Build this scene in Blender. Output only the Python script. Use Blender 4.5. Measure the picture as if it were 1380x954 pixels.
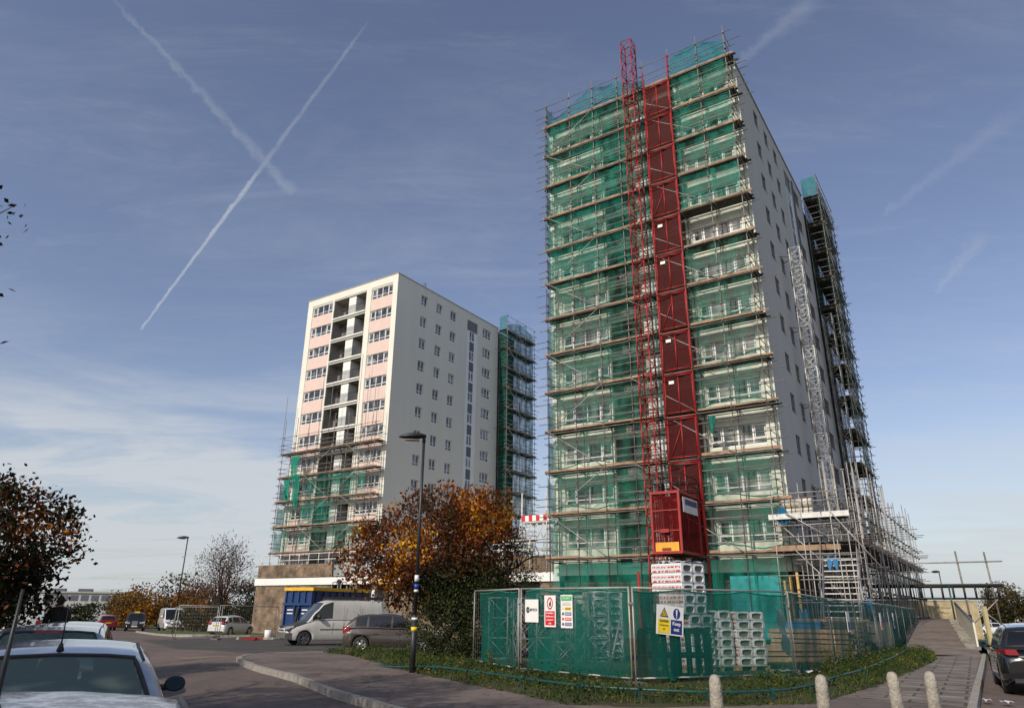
import bpy, bmesh, math, random
from mathutils import Vector, Matrix, noise
C = bpy.context.scene
COL = C.collection
for o in list(bpy.data.objects): bpy.data.objects.remove(o)
random.seed(7)
PI = math.pi
def rad(a): return math.radians(a)

# ------------------------------------------------------------------ camera
cd = bpy.data.cameras.new('camera'); cam = bpy.data.objects.new('camera', cd); COL.objects.link(cam)
cd.sensor_width = 36; cd.lens = 945.8/1380*36; cd.clip_start = .05; cd.clip_end = 20000
_p, _r = rad(19.933), rad(.533)
F_ = Vector((0, math.cos(_p), math.sin(_p))); U_ = Vector((0, -math.sin(_p), math.cos(_p))); R_ = Vector((1, 0, 0))
R2 = R_*math.cos(_r)+U_*math.sin(_r); U2 = -R_*math.sin(_r)+U_*math.cos(_r)
cam.matrix_world = Matrix(((R2.x, U2.x, -F_.x, 0), (R2.y, U2.y, -F_.y, 0), (R2.z, U2.z, -F_.z, 1.6), (0, 0, 0, 1)))
C.camera = cam
# ------------------------------------------------------------------ world and sun
SUN_EL = 34; SUN = Vector((-.60, -.80, 0)).normalized()
W = bpy.data.worlds.new('World'); C.world = W; W.use_nodes = True
nt = W.node_tree; nt.nodes.clear()
def N(t, **k):
    n = nt.nodes.new(t)
    for a, b in k.items():
        if a.startswith('i_'): n.inputs[a[2:].replace('_', ' ')].default_value = b
        else: setattr(n, a, b)
    return n
L = lambda a, b: nt.links.new(a, b)
out = N('ShaderNodeOutputWorld'); bg = N('ShaderNodeBackground'); L(bg.outputs[0], out.inputs[0]); bg.inputs[1].default_value = .138
sky = N('ShaderNodeTexSky'); sky.sky_type = 'NISHITA'; sky.sun_disc = False
sky.sun_elevation = rad(SUN_EL); sky.sun_rotation = math.atan2(SUN.x, SUN.y) % (2*PI)
sky.altitude = 100; sky.air_density = 1.0; sky.dust_density = 1.6; sky.ozone_density = 1.5
hs = N('ShaderNodeHueSaturation'); hs.inputs['Hue'].default_value = .511; hs.inputs['Saturation'].default_value = .90; hs.inputs['Value'].default_value = 1.0
L(sky.outputs[0], hs.inputs['Color'])
tc = N('ShaderNodeTexCoord')
def math_(op, a, b=None, c=None, clamp=False):
    n = N('ShaderNodeMath', operation=op); n.use_clamp = clamp
    for i, v in enumerate((a, b, c)):
        if v is None: continue
        if isinstance(v, (int, float)): n.inputs[i].default_value = v
        else: L(v, n.inputs[i])
    return n.outputs[0]
# planar cloud coordinates at a high layer: direction / (z + small)
sep = N('ShaderNodeSeparateXYZ'); L(tc.outputs['Generated'], sep.inputs[0])
zz = math_('MAXIMUM', math_('ADD', sep.outputs[2], .06), .02)
cmb = N('ShaderNodeCombineXYZ'); L(math_('DIVIDE', sep.outputs[0], zz), cmb.inputs[0]); L(math_('DIVIDE', sep.outputs[1], zz), cmb.inputs[1])
def cirrus(scale, stretch, rot, lo, hi, loc=(0, 0, 0), rough=.6, dist=.6):
    mp = N('ShaderNodeMapping'); mp.inputs['Scale'].default_value = (scale, scale*stretch, 1); mp.inputs['Rotation'].default_value = (0, 0, rad(rot)); mp.inputs['Location'].default_value = loc
    L(cmb.outputs[0], mp.inputs[0])
    nz = N('ShaderNodeTexNoise'); nz.inputs['Scale'].default_value = 1; nz.inputs['Detail'].default_value = 8; nz.inputs['Roughness'].default_value = rough; nz.inputs['Distortion'].default_value = dist
    L(mp.outputs[0], nz.inputs[0])
    mr = N('ShaderNodeMapRange', interpolation_type='SMOOTHSTEP'); mr.inputs[1].default_value = lo; mr.inputs[2].default_value = hi
    L(nz.outputs[0], mr.inputs[0]); return mr.outputs[0]
c1 = cirrus(.7, 2.4, 35, .44, .78, (3.1, 1.2, 0), .7)
c2 = cirrus(1.6, 4.0, -25, .46, .82, (0, 4.2, 0), .75, 1.2)
# low bank of thin cloud towards the left horizon
cl = cirrus(.42, 1.9, 78, .38, .60, (7, 2, 0), .62, .9)
mrl = N('ShaderNodeMapRange'); L(sep.outputs[2], mrl.inputs[0]); mrl.inputs[1].default_value = .36; mrl.inputs[2].default_value = .10
mra = N('ShaderNodeMapRange'); L(math_('MULTIPLY', sep.outputs[0], -1.0), mra.inputs[0]); mra.inputs[1].default_value = -.35; mra.inputs[2].default_value = .45; mra.inputs[3].default_value = .35; mra.inputs[4].default_value = 1
low = math_('MULTIPLY', math_('MULTIPLY', cl, mrl.outputs[0]), mra.outputs[0])
mrh = N('ShaderNodeMapRange', interpolation_type='SMOOTHSTEP'); L(sep.outputs[2], mrh.inputs[0]); mrh.inputs[1].default_value = .30; mrh.inputs[2].default_value = .0; mrh.inputs[4].default_value = .50
hz_ = mrh.outputs[0]      # thin milky veil low in the sky
# vapour trails: great circles through two directions
def pixdir(x, y): return (F_*945.8+R2*(x-690)-U2*(y-477)).normalized()
def trail(a, b, w0, w1, soft, strength, wig=.0015):
    a, b = Vector(a).normalized(), Vector(b).normalized()
    n = a.cross(b).normalized(); t = (b-a); t2 = t/(t.length**2)
    vm = N('ShaderNodeVectorMath', operation='DOT_PRODUCT'); L(tc.outputs['Generated'], vm.inputs[0]); vm.inputs[1].default_value = n
    vs = N('ShaderNodeVectorMath', operation='DOT_PRODUCT'); L(tc.outputs['Generated'], vs.inputs[0]); vs.inputs[1].default_value = t2
    s = math_('SUBTRACT', vs.outputs['Value'], a.dot(t2))      # 0 at a, 1 at b
    nz = N('ShaderNodeTexNoise'); nz.inputs['Scale'].default_value = 60; nz.inputs['Detail'].default_value = 5; nz.inputs['Roughness'].default_value = .7; L(tc.outputs['Generated'], nz.inputs[0])
    nzo = math_('SUBTRACT', nz.outputs[0], .5)
    d = math_('ABSOLUTE', math_('ADD', vm.outputs['Value'], math_('MULTIPLY', nzo, wig*4)))
    w = math_('ADD', math_('MULTIPLY', s, w1-w0), w0); w = math_('MAXIMUM', w, .0004)
    core = N('ShaderNodeMapRange', interpolation_type='SMOOTHSTEP'); L(math_('DIVIDE', d, w), core.inputs[0]); core.inputs[1].default_value = 1; core.inputs[2].default_value = 1-soft
    ends = math_('MULTIPLY', math_('MULTIPLY', s, 60, clamp=True), math_('MULTIPLY', math_('SUBTRACT', 1, s), 5, clamp=True))
    br = math_('ADD', math_('MULTIPLY', nzo, 1.6), .75, clamp=True)
    return math_('MULTIPLY', math_('MULTIPLY', core.outputs[0], ends), math_('MULTIPLY', br, strength))
t1 = trail(pixdir(188, 446), pixdir(368, 205), .0018, .0040, .7, .55)
t1b = trail(pixdir(360, 215), pixdir(500, 25), .0045, .0025, .9, .20)
t2 = trail(pixdir(398, 262), pixdir(130, -25), .011, .004, .97, .17, .006)
t3 = trail(pixdir(1190, 290), pixdir(1400, 130), .004, .02, .95, .09, .006)
t4 = trail(pixdir(990, 88), pixdir(1110, -10), .006, .02, .95, .14, .006)
t5 = trail(pixdir(1260, 395), pixdir(1330, 310), .004, .016, .95, .16, .006)
cov = math_('MULTIPLY', c1, .13)
for t, k in ((math_('MULTIPLY', c2, .11), 1), (math_('MULTIPLY', low, 1.0), 1), (hz_, 1), (t1, 1), (t1b, 1), (t2, 1), (t3, 1), (t4, 1), (t5, 1)):
    cov = math_('ADD', cov, t)
cov = math_('MINIMUM', cov, .85)
mx = N('ShaderNodeMix', data_type='RGBA'); L(cov, mx.inputs['Factor']); L(hs.outputs[0], mx.inputs['A']); mx.inputs['B'].default_value = (4.7, 4.95, 5.25, 1)
L(mx.outputs['Result'], bg.inputs[0])
sl = bpy.data.lights.new('sun', 'SUN'); so = bpy.data.objects.new('sun', sl); COL.objects.link(so)
sl.energy = 3.6; sl.angle = rad(.55); sl.color = (1, .90, .76)
sv = Vector((SUN.x*math.cos(rad(SUN_EL)), SUN.y*math.cos(rad(SUN_EL)), math.sin(rad(SUN_EL))))
so.rotation_euler = sv.to_track_quat('Z', 'Y').to_euler()
C.view_settings.view_transform = 'Standard'; C.view_settings.look = 'None'; C.view_settings.exposure = -.08; C.view_settings.gamma = 1
C.cycles.max_bounces = 7; C.cycles.diffuse_bounces = 3; C.cycles.glossy_bounces = 3; C.cycles.transmission_bounces = 4; C.cycles.transparent_max_bounces = 20
C.cycles.caustics_reflective = False; C.cycles.caustics_refractive = False; C.cycles.sample_clamp_indirect = 6

# ------------------------------------------------------------------ helpers
def H(y): return .03 if y < 30 else (.03-.016*(y-30) if y < 70 else -.61-.011*(y-70))          # level near the viewer, falling gently away
class MB:
    def __init__(s): s.v = []; s.f = []; s.m = []; s.cur = 0; s.sm = []; s.smooth = False
    def face(s, pts):
        i = len(s.v); s.v += [tuple(p) for p in pts]; s.f.append(tuple(range(i, i+len(pts)))); s.m.append(s.cur); s.sm.append(s.smooth)
    def box(s, c, d, M=None):
        x, y, z = d[0]/2, d[1]/2, d[2]/2
        P = [Vector((a*x, b*y, e*z)) for a in (-1, 1) for b in (-1, 1) for e in (-1, 1)]
        if M is not None: P = [M @ p for p in P]
        i = len(s.v); s.v += [tuple(p+Vector(c)) for p in P]
        for q in ((0, 1, 3, 2), (4, 6, 7, 5), (0, 4, 5, 1), (2, 3, 7, 6), (0, 2, 6, 4), (1, 5, 7, 3)):
            s.f.append(tuple(i+k for k in q)); s.m.append(s.cur); s.sm.append(False)
    def b2(s, a, b): s.box([(a[i]+b[i])/2 for i in range(3)], [abs(b[i]-a[i]) for i in range(3)])
    def tube(s, p, q, r=.024, n=6, r2=None, caps=True):
        p, q = Vector(p), Vector(q); d = q-p
        if d.length < 1e-6: return
        d.normalize(); a = d.orthogonal().normalized(); b = d.cross(a); r2 = r if r2 is None else r2
        i = len(s.v)
        for k in range(n):
            t = 2*PI*k/n; o = a*math.cos(t)+b*math.sin(t); s.v.append(tuple(p+o*r)); s.v.append(tuple(q+o*r2))
        for k in range(n):
            j = (k+1) % n; s.f.append((i+2*k, i+2*j, i+2*j+1, i+2*k+1)); s.m.append(s.cur); s.sm.append(True)
        if caps:
            s.f.append(tuple(i+2*k for k in range(n))[::-1]); s.f.append(tuple(i+2*k+1 for k in range(n))); s.m += [s.cur]*2; s.sm += [False]*2
    def path(s, pts, r, n=6):
        for a, b in zip(pts, pts[1:]): s.tube(a, b, r, n)
    def sweep(s, pts, r, n=6):
        pts = [Vector(p) for p in pts]; rows = []
        a = None
        for i, p in enumerate(pts):
            d = (pts[min(i+1, len(pts)-1)]-pts[max(i-1, 0)])
            if d.length < 1e-6: continue
            d.normalize(); a = d.orthogonal().normalized() if a is None else (a-d*a.dot(d)).normalized(); b = d.cross(a)
            rows.append([tuple(p+(a*math.cos(2*PI*k/n)+b*math.sin(2*PI*k/n))*r) for k in range(n+1)])
        if len(rows) > 1: s.grid(rows)
    def grid(s, rows, smooth=True, flip=False):
        i = len(s.v); w = len(rows[0])
        for r in rows: s.v += [tuple(p) for p in r]
        for a in range(len(rows)-1):
            for b in range(w-1):
                q = (i+a*w+b, i+a*w+b+1, i+(a+1)*w+b+1, i+(a+1)*w+b)
                s.f.append(q[::-1] if flip else q); s.m.append(s.cur); s.sm.append(smooth)
    def prism(s, poly, axis, a, b):
        # poly of 2-D points; axis 0: (y,z) extruded in x; 1: (x,z) in y; 2: (x,y) in z
        def P(p, t): return (t, p[0], p[1]) if axis == 0 else ((p[0], t, p[1]) if axis == 1 else (p[0], p[1], t))
        n = len(poly); s.face([P(p, a) for p in poly]); s.face([P(p, b) for p in poly][::-1])
        for k in range(n):
            j = (k+1) % n; s.face([P(poly[k], a), P(poly[k], b), P(poly[j], b), P(poly[j], a)])
    def mesh(s, name, mats, weld=False):
        me = bpy.data.meshes.new(name); me.from_pydata(s.v, [], s.f)
        if not isinstance(mats, (list, tuple)): mats = [mats]
        for m in mats: me.materials.append(m)
        me.polygons.foreach_set('material_index', s.m); me.polygons.foreach_set('use_smooth', s.sm)
        if weld:
            bm = bmesh.new(); bm.from_mesh(me); bmesh.ops.remove_doubles(bm, verts=bm.verts, dist=.0005); bmesh.ops.recalc_face_normals(bm, faces=bm.faces); bm.to_mesh(me); bm.free()
        me.update(); return me
    def build(s, name, mats, parent=None, loc=(0, 0, 0), rz=0, weld=False):
        return put(name, s.mesh(name, mats, weld), parent, loc, rz)
def put(name, me, parent=None, loc=(0, 0, 0), rz=0):
    o = bpy.data.objects.new(name, me); COL.objects.link(o); o.parent = parent; o.location = loc; o.rotation_euler = (0, 0, rz); return o
def thing(name, label, cat, loc=(0, 0, 0), rz=0, group=None):
    o = bpy.data.objects.new(name, None); COL.objects.link(o); o.empty_display_size = .3
    o.location = loc; o.rotation_euler = (0, 0, rz); return tag(o, label, cat, group)
def tag(o, label=None, cat=None, group=None, kind=None):
    if label: o['label'] = label
    if cat: o['category'] = cat
    if group: o['group'] = group
    if kind: o['kind'] = kind
    return o
def dup(root, loc, rz, label=None, group=None):
    r = root.copy(); COL.objects.link(r); r.location = loc; r.rotation_euler = (0, 0, rz)
    if label: r['label'] = label
    if group: r['group'] = group
    for ch in list(root.children):
        c = ch.copy(); COL.objects.link(c); c.parent = r
        for g in ch.children: d = g.copy(); COL.objects.link(d); d.parent = c
    return r
def parts(lst, name, mat, parent, most=100):
    """lst: list of functions drawing into an MB; each a part of its own, past the first hundred one part marked stuff"""
    for f in lst[:most]:
        m = MB(); f(m); m.build(name, mat, parent)
    if len(lst) > most:
        m = MB()
        for f in lst[most:]: f(m)
        tag(m.build(name, mat, parent), kind='stuff')

# ------------------------------------------------------------------ materials
def new_mat(name):
    m = bpy.data.materials.new(name); m.use_nodes = True; t = m.node_tree; return m, t, t.nodes['Principled BSDF']
def lk(t, a, b): t.links.new(a, b)
def mat(name, col, rough=.7, metal=0, var=.15, scale=4, col2=None, bump=0, bscale=40, coat=0, alpha=None, detail=5, spec=.5, streak=1):
    m, t, b = new_mat(name)
    b.inputs['Roughness'].default_value = rough; b.inputs['Metallic'].default_value = metal; b.inputs['Coat Weight'].default_value = coat
    b.inputs['Coat Roughness'].default_value = .05; b.inputs['Specular IOR Level'].default_value = spec
    tcn = t.nodes.new('ShaderNodeTexCoord'); mp = t.nodes.new('ShaderNodeMapping'); lk(t, tcn.outputs['Object'], mp.inputs[0]); mp.inputs['Scale'].default_value = (1, 1, streak)
    nz = t.nodes.new('ShaderNodeTexNoise'); nz.inputs['Scale'].default_value = scale; nz.inputs['Detail'].default_value = detail; nz.inputs['Roughness'].default_value = .6; lk(t, mp.outputs[0], nz.inputs[0])
    cr = t.nodes.new('ShaderNodeValToRGB'); cr.color_ramp.elements[0].position = .3; cr.color_ramp.elements[1].position = .7
    c2 = col2 or tuple(c*(1+var) for c in col); c1 = col if col2 else tuple(c*(1-var) for c in col)
    cr.color_ramp.elements[0].color = (*c1, 1); cr.color_ramp.elements[1].color = (*c2, 1)
    lk(t, nz.outputs[0], cr.inputs[0]); lk(t, cr.outputs[0], b.inputs['Base Color'])
    if bump:
        n2 = t.nodes.new('ShaderNodeTexNoise'); n2.inputs['Scale'].default_value = bscale; n2.inputs['Detail'].default_value = 4; lk(t, tcn.outputs['Object'], n2.inputs[0])
        bp = t.nodes.new('ShaderNodeBump'); bp.inputs['Strength'].default_value = bump; bp.inputs['Distance'].default_value = .02; lk(t, n2.outputs[0], bp.inputs['Height']); lk(t, bp.outputs[0], b.inputs['Normal'])
    if alpha is not None: b.inputs['Alpha'].default_value = alpha
    return m
def leafmat(name, cols, transl=.35, nscale=.6, rough=.6):
    """each leaf its own tint: random per leaf blended with a slow noise through the crown"""
    m, t, b = new_mat(name); b.inputs['Roughness'].default_value = rough; b.inputs['Specular IOR Level'].default_value = .25
    g = t.nodes.new('ShaderNodeNewGeometry'); tcn = t.nodes.new('ShaderNodeTexCoord')
    nz = t.nodes.new('ShaderNodeTexNoise'); nz.inputs['Scale'].default_value = nscale; nz.inputs['Detail'].default_value = 3; lk(t, tcn.outputs['Object'], nz.inputs[0])
    a = t.nodes.new('ShaderNodeMath'); a.operation = 'MULTIPLY_ADD'; lk(t, g.outputs['Random Per Island'], a.inputs[0]); a.inputs[1].default_value = .55; a.inputs[2].default_value = -.27
    s = t.nodes.new('ShaderNodeMath'); s.operation = 'ADD'; lk(t, a.outputs[0], s.inputs[0])
    mr = t.nodes.new('ShaderNodeMapRange'); mr.inputs[1].default_value = .3; mr.inputs[2].default_value = .7; lk(t, nz.outputs[0], mr.inputs[0]); lk(t, mr.outputs[0], s.inputs[1])
    cr = t.nodes.new('ShaderNodeValToRGB'); cr.color_ramp.elements.remove(cr.color_ramp.elements[0])
    for i, (p, c) in enumerate(cols):
        e = cr.color_ramp.elements[0] if i == 0 else cr.color_ramp.elements.new(p)
        e.position = p; e.color = (*c, 1)
    lk(t, s.outputs[0], cr.inputs[0]); lk(t, cr.outputs[0], b.inputs['Base Color'])
    tr = t.nodes.new('ShaderNodeBsdfTranslucent'); lk(t, cr.outputs[0], tr.inputs[0]); ms = t.nodes.new('ShaderNodeMixShader'); ms.inputs[0].default_value = transl
    lk(t, b.outputs[0], ms.inputs[1]); lk(t, tr.outputs[0], ms.inputs[2]); lk(t, ms.outputs[0], t.nodes['Material Output'].inputs[0]); return m
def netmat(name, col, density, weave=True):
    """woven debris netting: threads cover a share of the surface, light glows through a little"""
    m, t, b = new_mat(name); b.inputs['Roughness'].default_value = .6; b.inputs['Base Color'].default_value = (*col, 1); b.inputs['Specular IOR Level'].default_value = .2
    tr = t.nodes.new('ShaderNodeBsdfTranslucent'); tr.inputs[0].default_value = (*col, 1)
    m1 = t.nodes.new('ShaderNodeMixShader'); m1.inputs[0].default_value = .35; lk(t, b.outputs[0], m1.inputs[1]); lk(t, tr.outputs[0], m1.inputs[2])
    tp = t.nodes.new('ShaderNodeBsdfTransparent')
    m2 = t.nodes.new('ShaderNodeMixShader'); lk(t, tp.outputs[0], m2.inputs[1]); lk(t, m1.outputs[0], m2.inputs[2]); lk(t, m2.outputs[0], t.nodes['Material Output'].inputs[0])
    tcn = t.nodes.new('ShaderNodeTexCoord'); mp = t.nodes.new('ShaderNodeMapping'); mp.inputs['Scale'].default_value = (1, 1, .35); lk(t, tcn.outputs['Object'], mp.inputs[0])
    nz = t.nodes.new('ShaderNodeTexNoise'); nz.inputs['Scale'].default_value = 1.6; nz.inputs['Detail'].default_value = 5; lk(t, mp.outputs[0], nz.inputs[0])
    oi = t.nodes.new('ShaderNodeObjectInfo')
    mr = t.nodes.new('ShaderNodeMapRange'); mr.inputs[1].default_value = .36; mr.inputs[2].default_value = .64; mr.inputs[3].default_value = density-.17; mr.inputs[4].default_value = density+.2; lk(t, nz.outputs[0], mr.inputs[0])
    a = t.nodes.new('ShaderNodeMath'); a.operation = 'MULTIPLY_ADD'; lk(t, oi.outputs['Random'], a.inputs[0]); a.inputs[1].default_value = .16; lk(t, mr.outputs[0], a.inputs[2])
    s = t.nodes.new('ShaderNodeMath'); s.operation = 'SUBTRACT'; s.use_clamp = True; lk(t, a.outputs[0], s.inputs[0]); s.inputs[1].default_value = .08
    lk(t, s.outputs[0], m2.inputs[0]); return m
def tiled(name, c1, c2, mortar, bw, bh, msize=.012, vertical=True, rough=.85, off=.5, nvar=.3, bump=.4, rot=0):
    m, t, b = new_mat(name); b.inputs['Roughness'].default_value = rough
    tcn = t.nodes.new('ShaderNodeTexCoord'); sp = t.nodes.new('ShaderNodeSeparateXYZ'); lk(t, tcn.outputs['Object'], sp.inputs[0]); cb = t.nodes.new('ShaderNodeCombineXYZ')
    if vertical:
        a = t.nodes.new('ShaderNodeMath'); a.operation = 'ADD'; lk(t, sp.outputs[0], a.inputs[0]); lk(t, sp.outputs[1], a.inputs[1]); lk(t, a.outputs[0], cb.inputs[0]); lk(t, sp.outputs[2], cb.inputs[1])
    else: lk(t, sp.outputs[0], cb.inputs[0]); lk(t, sp.outputs[1], cb.inputs[1])
    bt = t.nodes.new('ShaderNodeTexBrick'); rm_ = t.nodes.new('ShaderNodeMapping'); rm_.inputs['Rotation'].default_value = (0, 0, rot); lk(t, cb.outputs[0], rm_.inputs[0]); lk(t, rm_.outputs[0], bt.inputs[0]); bt.inputs['Color1'].default_value = (*c1, 1); bt.inputs['Color2'].default_value = (*c2, 1); bt.inputs['Mortar'].default_value = (*mortar, 1)
    bt.inputs['Scale'].default_value = 1; bt.inputs['Mortar Size'].default_value = msize; bt.inputs['Brick Width'].default_value = bw; bt.inputs['Row Height'].default_value = bh; bt.offset = off
    nz = t.nodes.new('ShaderNodeTexNoise'); nz.inputs['Scale'].default_value = 1.4; nz.inputs['Detail'].default_value = 7; lk(t, tcn.outputs['Object'], nz.inputs[0])
    mr = t.nodes.new('ShaderNodeMapRange'); mr.inputs[1].default_value = .3; mr.inputs[2].default_value = .7; mr.inputs[3].default_value = 1-nvar; mr.inputs[4].default_value = 1+nvar; lk(t, nz.outputs[0], mr.inputs[0])
    mm = t.nodes.new('ShaderNodeVectorMath'); mm.operation = 'SCALE'; lk(t, bt.outputs[0], mm.inputs[0]); lk(t, mr.outputs[0], mm.inputs['Scale']); lk(t, mm.outputs[0], b.inputs['Base Color'])
    bp = t.nodes.new('ShaderNodeBump'); bp.invert = True; bp.inputs['Strength'].default_value = bump; bp.inputs['Distance'].default_value = .01; lk(t, bt.outputs['Fac'], bp.inputs['Height']); lk(t, bp.outputs[0], b.inputs['Normal']); return m
def ground_mat(name, base, patch, scale, crack=0, grit=(.5, 1.5), tint=None):
    """worn tarmac: fine stone grit, broad stains and repair patches, optional cracks"""
    m, t, b = new_mat(name); b.inputs['Roughness'].default_value = .86; b.inputs['Specular IOR Level'].default_value = .3
    tcn = t.nodes.new('ShaderNodeTexCoord')
    def nzr(sc, lo, hi, a, c, det=6, ro=.6):
        nz = t.nodes.new('ShaderNodeTexNoise'); nz.inputs['Scale'].default_value = sc; nz.inputs['Detail'].default_value = det; nz.inputs['Roughness'].default_value = ro; lk(t, tcn.outputs['Object'], nz.inputs[0])
        mr = t.nodes.new('ShaderNodeMapRange'); mr.inputs[1].default_value = lo; mr.inputs[2].default_value = hi; mr.inputs[3].default_value = a; mr.inputs[4].default_value = c; lk(t, nz.outputs[0], mr.inputs[0]); return mr.outputs[0]
    mx = t.nodes.new('ShaderNodeMix'); mx.data_type = 'RGBA'; lk(t, nzr(scale, .42, .6, 0, 1), mx.inputs['Factor']); mx.inputs['A'].default_value = (*base, 1); mx.inputs['B'].default_value = (*patch, 1)
    k = nzr(90, .3, .7, grit[0], grit[1], 3, .7)
    k2 = nzr(2.7, .3, .7, .82, 1.15)
    mu = t.nodes.new('ShaderNodeMath'); mu.operation = 'MULTIPLY'; lk(t, k, mu.inputs[0]); lk(t, k2, mu.inputs[1]); last = mu.outputs[0]
    if crack:
        vo = t.nodes.new('ShaderNodeTexVoronoi'); vo.feature = 'DISTANCE_TO_EDGE'; vo.inputs['Scale'].default_value = crack
        wv = t.nodes.new('ShaderNodeTexNoise'); wv.inputs['Scale'].default_value = 2.2; wv.inputs['Detail'].default_value = 5; lk(t, tcn.outputs['Object'], wv.inputs[0])
        va = t.nodes.new('ShaderNodeVectorMath'); va.operation = 'MULTIPLY_ADD'; lk(t, wv.outputs['Color'], va.inputs[0]); va.inputs[1].default_value = (.9, .9, .9); lk(t, tcn.outputs['Object'], va.inputs[2]); lk(t, va.outputs[0], vo.inputs[0])
        mr = t.nodes.new('ShaderNodeMapRange'); mr.inputs[1].default_value = .0; mr.inputs[2].default_value = .012; mr.inputs[3].default_value = .45; mr.inputs[4].default_value = 1; lk(t, vo.outputs[0], mr.inputs[0])
        m3 = t.nodes.new('ShaderNodeMath'); m3.operation = 'MULTIPLY'; lk(t, last, m3.inputs[0]); lk(t, mr.outputs[0], m3.inputs[1]); last = m3.outputs[0]
    mm = t.nodes.new('ShaderNodeVectorMath'); mm.operation = 'SCALE'; lk(t, mx.outputs['Result'], mm.inputs[0]); lk(t, last, mm.inputs['Scale']); lk(t, mm.outputs[0], b.inputs['Base Color'])
    n2 = t.nodes.new('ShaderNodeTexNoise'); n2.inputs['Scale'].default_value = 70; lk(t, tcn.outputs['Object'], n2.inputs[0])
    bp = t.nodes.new('ShaderNodeBump'); bp.inputs['Strength'].default_value = .35; bp.inputs['Distance'].default_value = .01; lk(t, n2.outputs[0], bp.inputs['Height']); lk(t, bp.outputs[0], b.inputs['Normal']); return m
def glassmat(name, dark, light, share=.4, rough=.06):
    """window pane: some rooms dark, some with pale curtains; every pane mirrors the sky"""
    m, t, b = new_mat(name); b.inputs['Roughness'].default_value = rough; b.inputs['Specular IOR Level'].default_value = .7; b.inputs['Coat Weight'].default_value = .6
    oi = t.nodes.new('ShaderNodeObjectInfo'); tcn = t.nodes.new('ShaderNodeTexCoord'); mp = t.nodes.new('ShaderNodeMapping'); mp.inputs['Scale'].default_value = (14, 14, .6); lk(t, tcn.outputs['Object'], mp.inputs[0])
    nz = t.nodes.new('ShaderNodeTexNoise'); nz.inputs['Scale'].default_value = 1; lk(t, mp.outputs[0], nz.inputs[0])
    n3 = t.nodes.new('ShaderNodeTexNoise'); n3.noise_dimensions = '4D'; n3.inputs['Scale'].default_value = 1.1; n3.inputs['Detail'].default_value = 0; lk(t, tcn.outputs['Object'], n3.inputs[0])
    w = t.nodes.new('ShaderNodeMath'); w.operation = 'MULTIPLY'; lk(t, oi.outputs['Random'], w.inputs[0]); w.inputs[1].default_value = 40; lk(t, w.outputs[0], n3.inputs['W'])
    g = t.nodes.new('ShaderNodeMapRange'); g.inputs[1].default_value = 1-share-.12; g.inputs[2].default_value = 1-share+.12
    a = t.nodes.new('ShaderNodeMath'); a.operation = 'MULTIPLY_ADD'; lk(t, nz.outputs[0], a.inputs[0]); a.inputs[1].default_value = .25; lk(t, n3.outputs[0], a.inputs[2]); lk(t, a.outputs[0], g.inputs[0])
    mx = t.nodes.new('ShaderNodeMix'); mx.data_type = 'RGBA'; lk(t, g.outputs[0], mx.inputs['Factor']); mx.inputs['A'].default_value = (*dark, 1); mx.inputs['B'].default_value = (*light, 1); lk(t, mx.outputs['Result'], b.inputs['Base Color']); return m
def seeglass(name, tint, alpha, rough=.03):
    m, t, b = new_mat(name); b.inputs['Base Color'].default_value = (*tint, 1); b.inputs['Roughness'].default_value = rough; b.inputs['Alpha'].default_value = alpha; b.inputs['Specular IOR Level'].default_value = .8
    return m
M = {}
M['cream'] = mat('cream render', (.74, .72, .65), .85, var=.05, scale=.5, bump=.15, bscale=30)
M['side'] = mat('side render', (.72, .70, .64), .88, var=.03, scale=.8, bump=.15, bscale=30, streak=.12, detail=8)
M['sideb'] = mat('side render grey', (.55, .52, .495), .88, var=.04, scale=.8, bump=.15, bscale=30, streak=.12, detail=8)
M['mint'] = mat('mint render', (.66, .68, .58), .85, var=.10, scale=.6)
M['olive'] = mat('olive board', (.28, .30, .16), .8, var=.15, scale=2)
M['recess'] = mat('recess paint darkened for shade', (.30, .27, .25), .85, var=.15)  # wall colour darkened for the shade inside balconies and rear wing
M['shade_backing'] = mat('shade backing behind rear nets', (.045, .055, .05), .9, var=.3)  # near-black colour stands in for the shade behind the rear nets
M['pink'] = mat('pink render', (.70, .535, .485), .85, var=.05, scale=1.2)
M['white'] = mat('white paint', (.78, .78, .76), .5, var=.06, scale=3)
M['frame'] = mat('window frame white', (.80, .80, .79), .4, var=.03)
M['glass'] = glassmat('window glass', (.015, .017, .024), (.34, .34, .34), .24, .04)
M['glass2'] = glassmat('window glass mint', (.02, .035, .03), (.30, .31, .28), .30)
M['glass3'] = glassmat('dark window glass', (.02, .025, .035), (.06, .06, .065), .2)
M['dgrey'] = mat('grey panel', (.10, .105, .14), .5, var=.1)
M['louvre'] = mat('louvre grey', (.16, .155, .15), .5, var=.1)
M['black'] = mat('black metal', (.02, .02, .022), .45, var=.2)
M['roof'] = mat('roofing', (.08, .08, .08), .9)
M['coping'] = mat('coping', (.42, .38, .30), .7)
M['brick'] = tiled('buff brick', (.215, .13, .072), (.10, .06, .036), (.19, .165, .13), .225, .075, nvar=.6)
M['brick2'] = tiled('yellow brick', (.46, .36, .19), (.38, .29, .15), (.4, .36, .28), .225, .075)
M['conc'] = mat('concrete', (.40, .37, .32), .85, var=.2, scale=3, bump=.3)
M['stone'] = mat('weathered concrete', (.17, .155, .12), .9, col2=(.46, .42, .36), scale=7, bump=.9, bscale=35, detail=8)
M['kerb'] = tiled('kerb stone', (.33, .31, .28), (.24, .225, .20), (.08, .075, .07), .9, 3, .02, vertical=False, nvar=.5)
M['tubeg'] = mat('galvanised tube', (.13, .115, .105), .6, .2, col2=(.30, .275, .255), scale=1.6)
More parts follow.
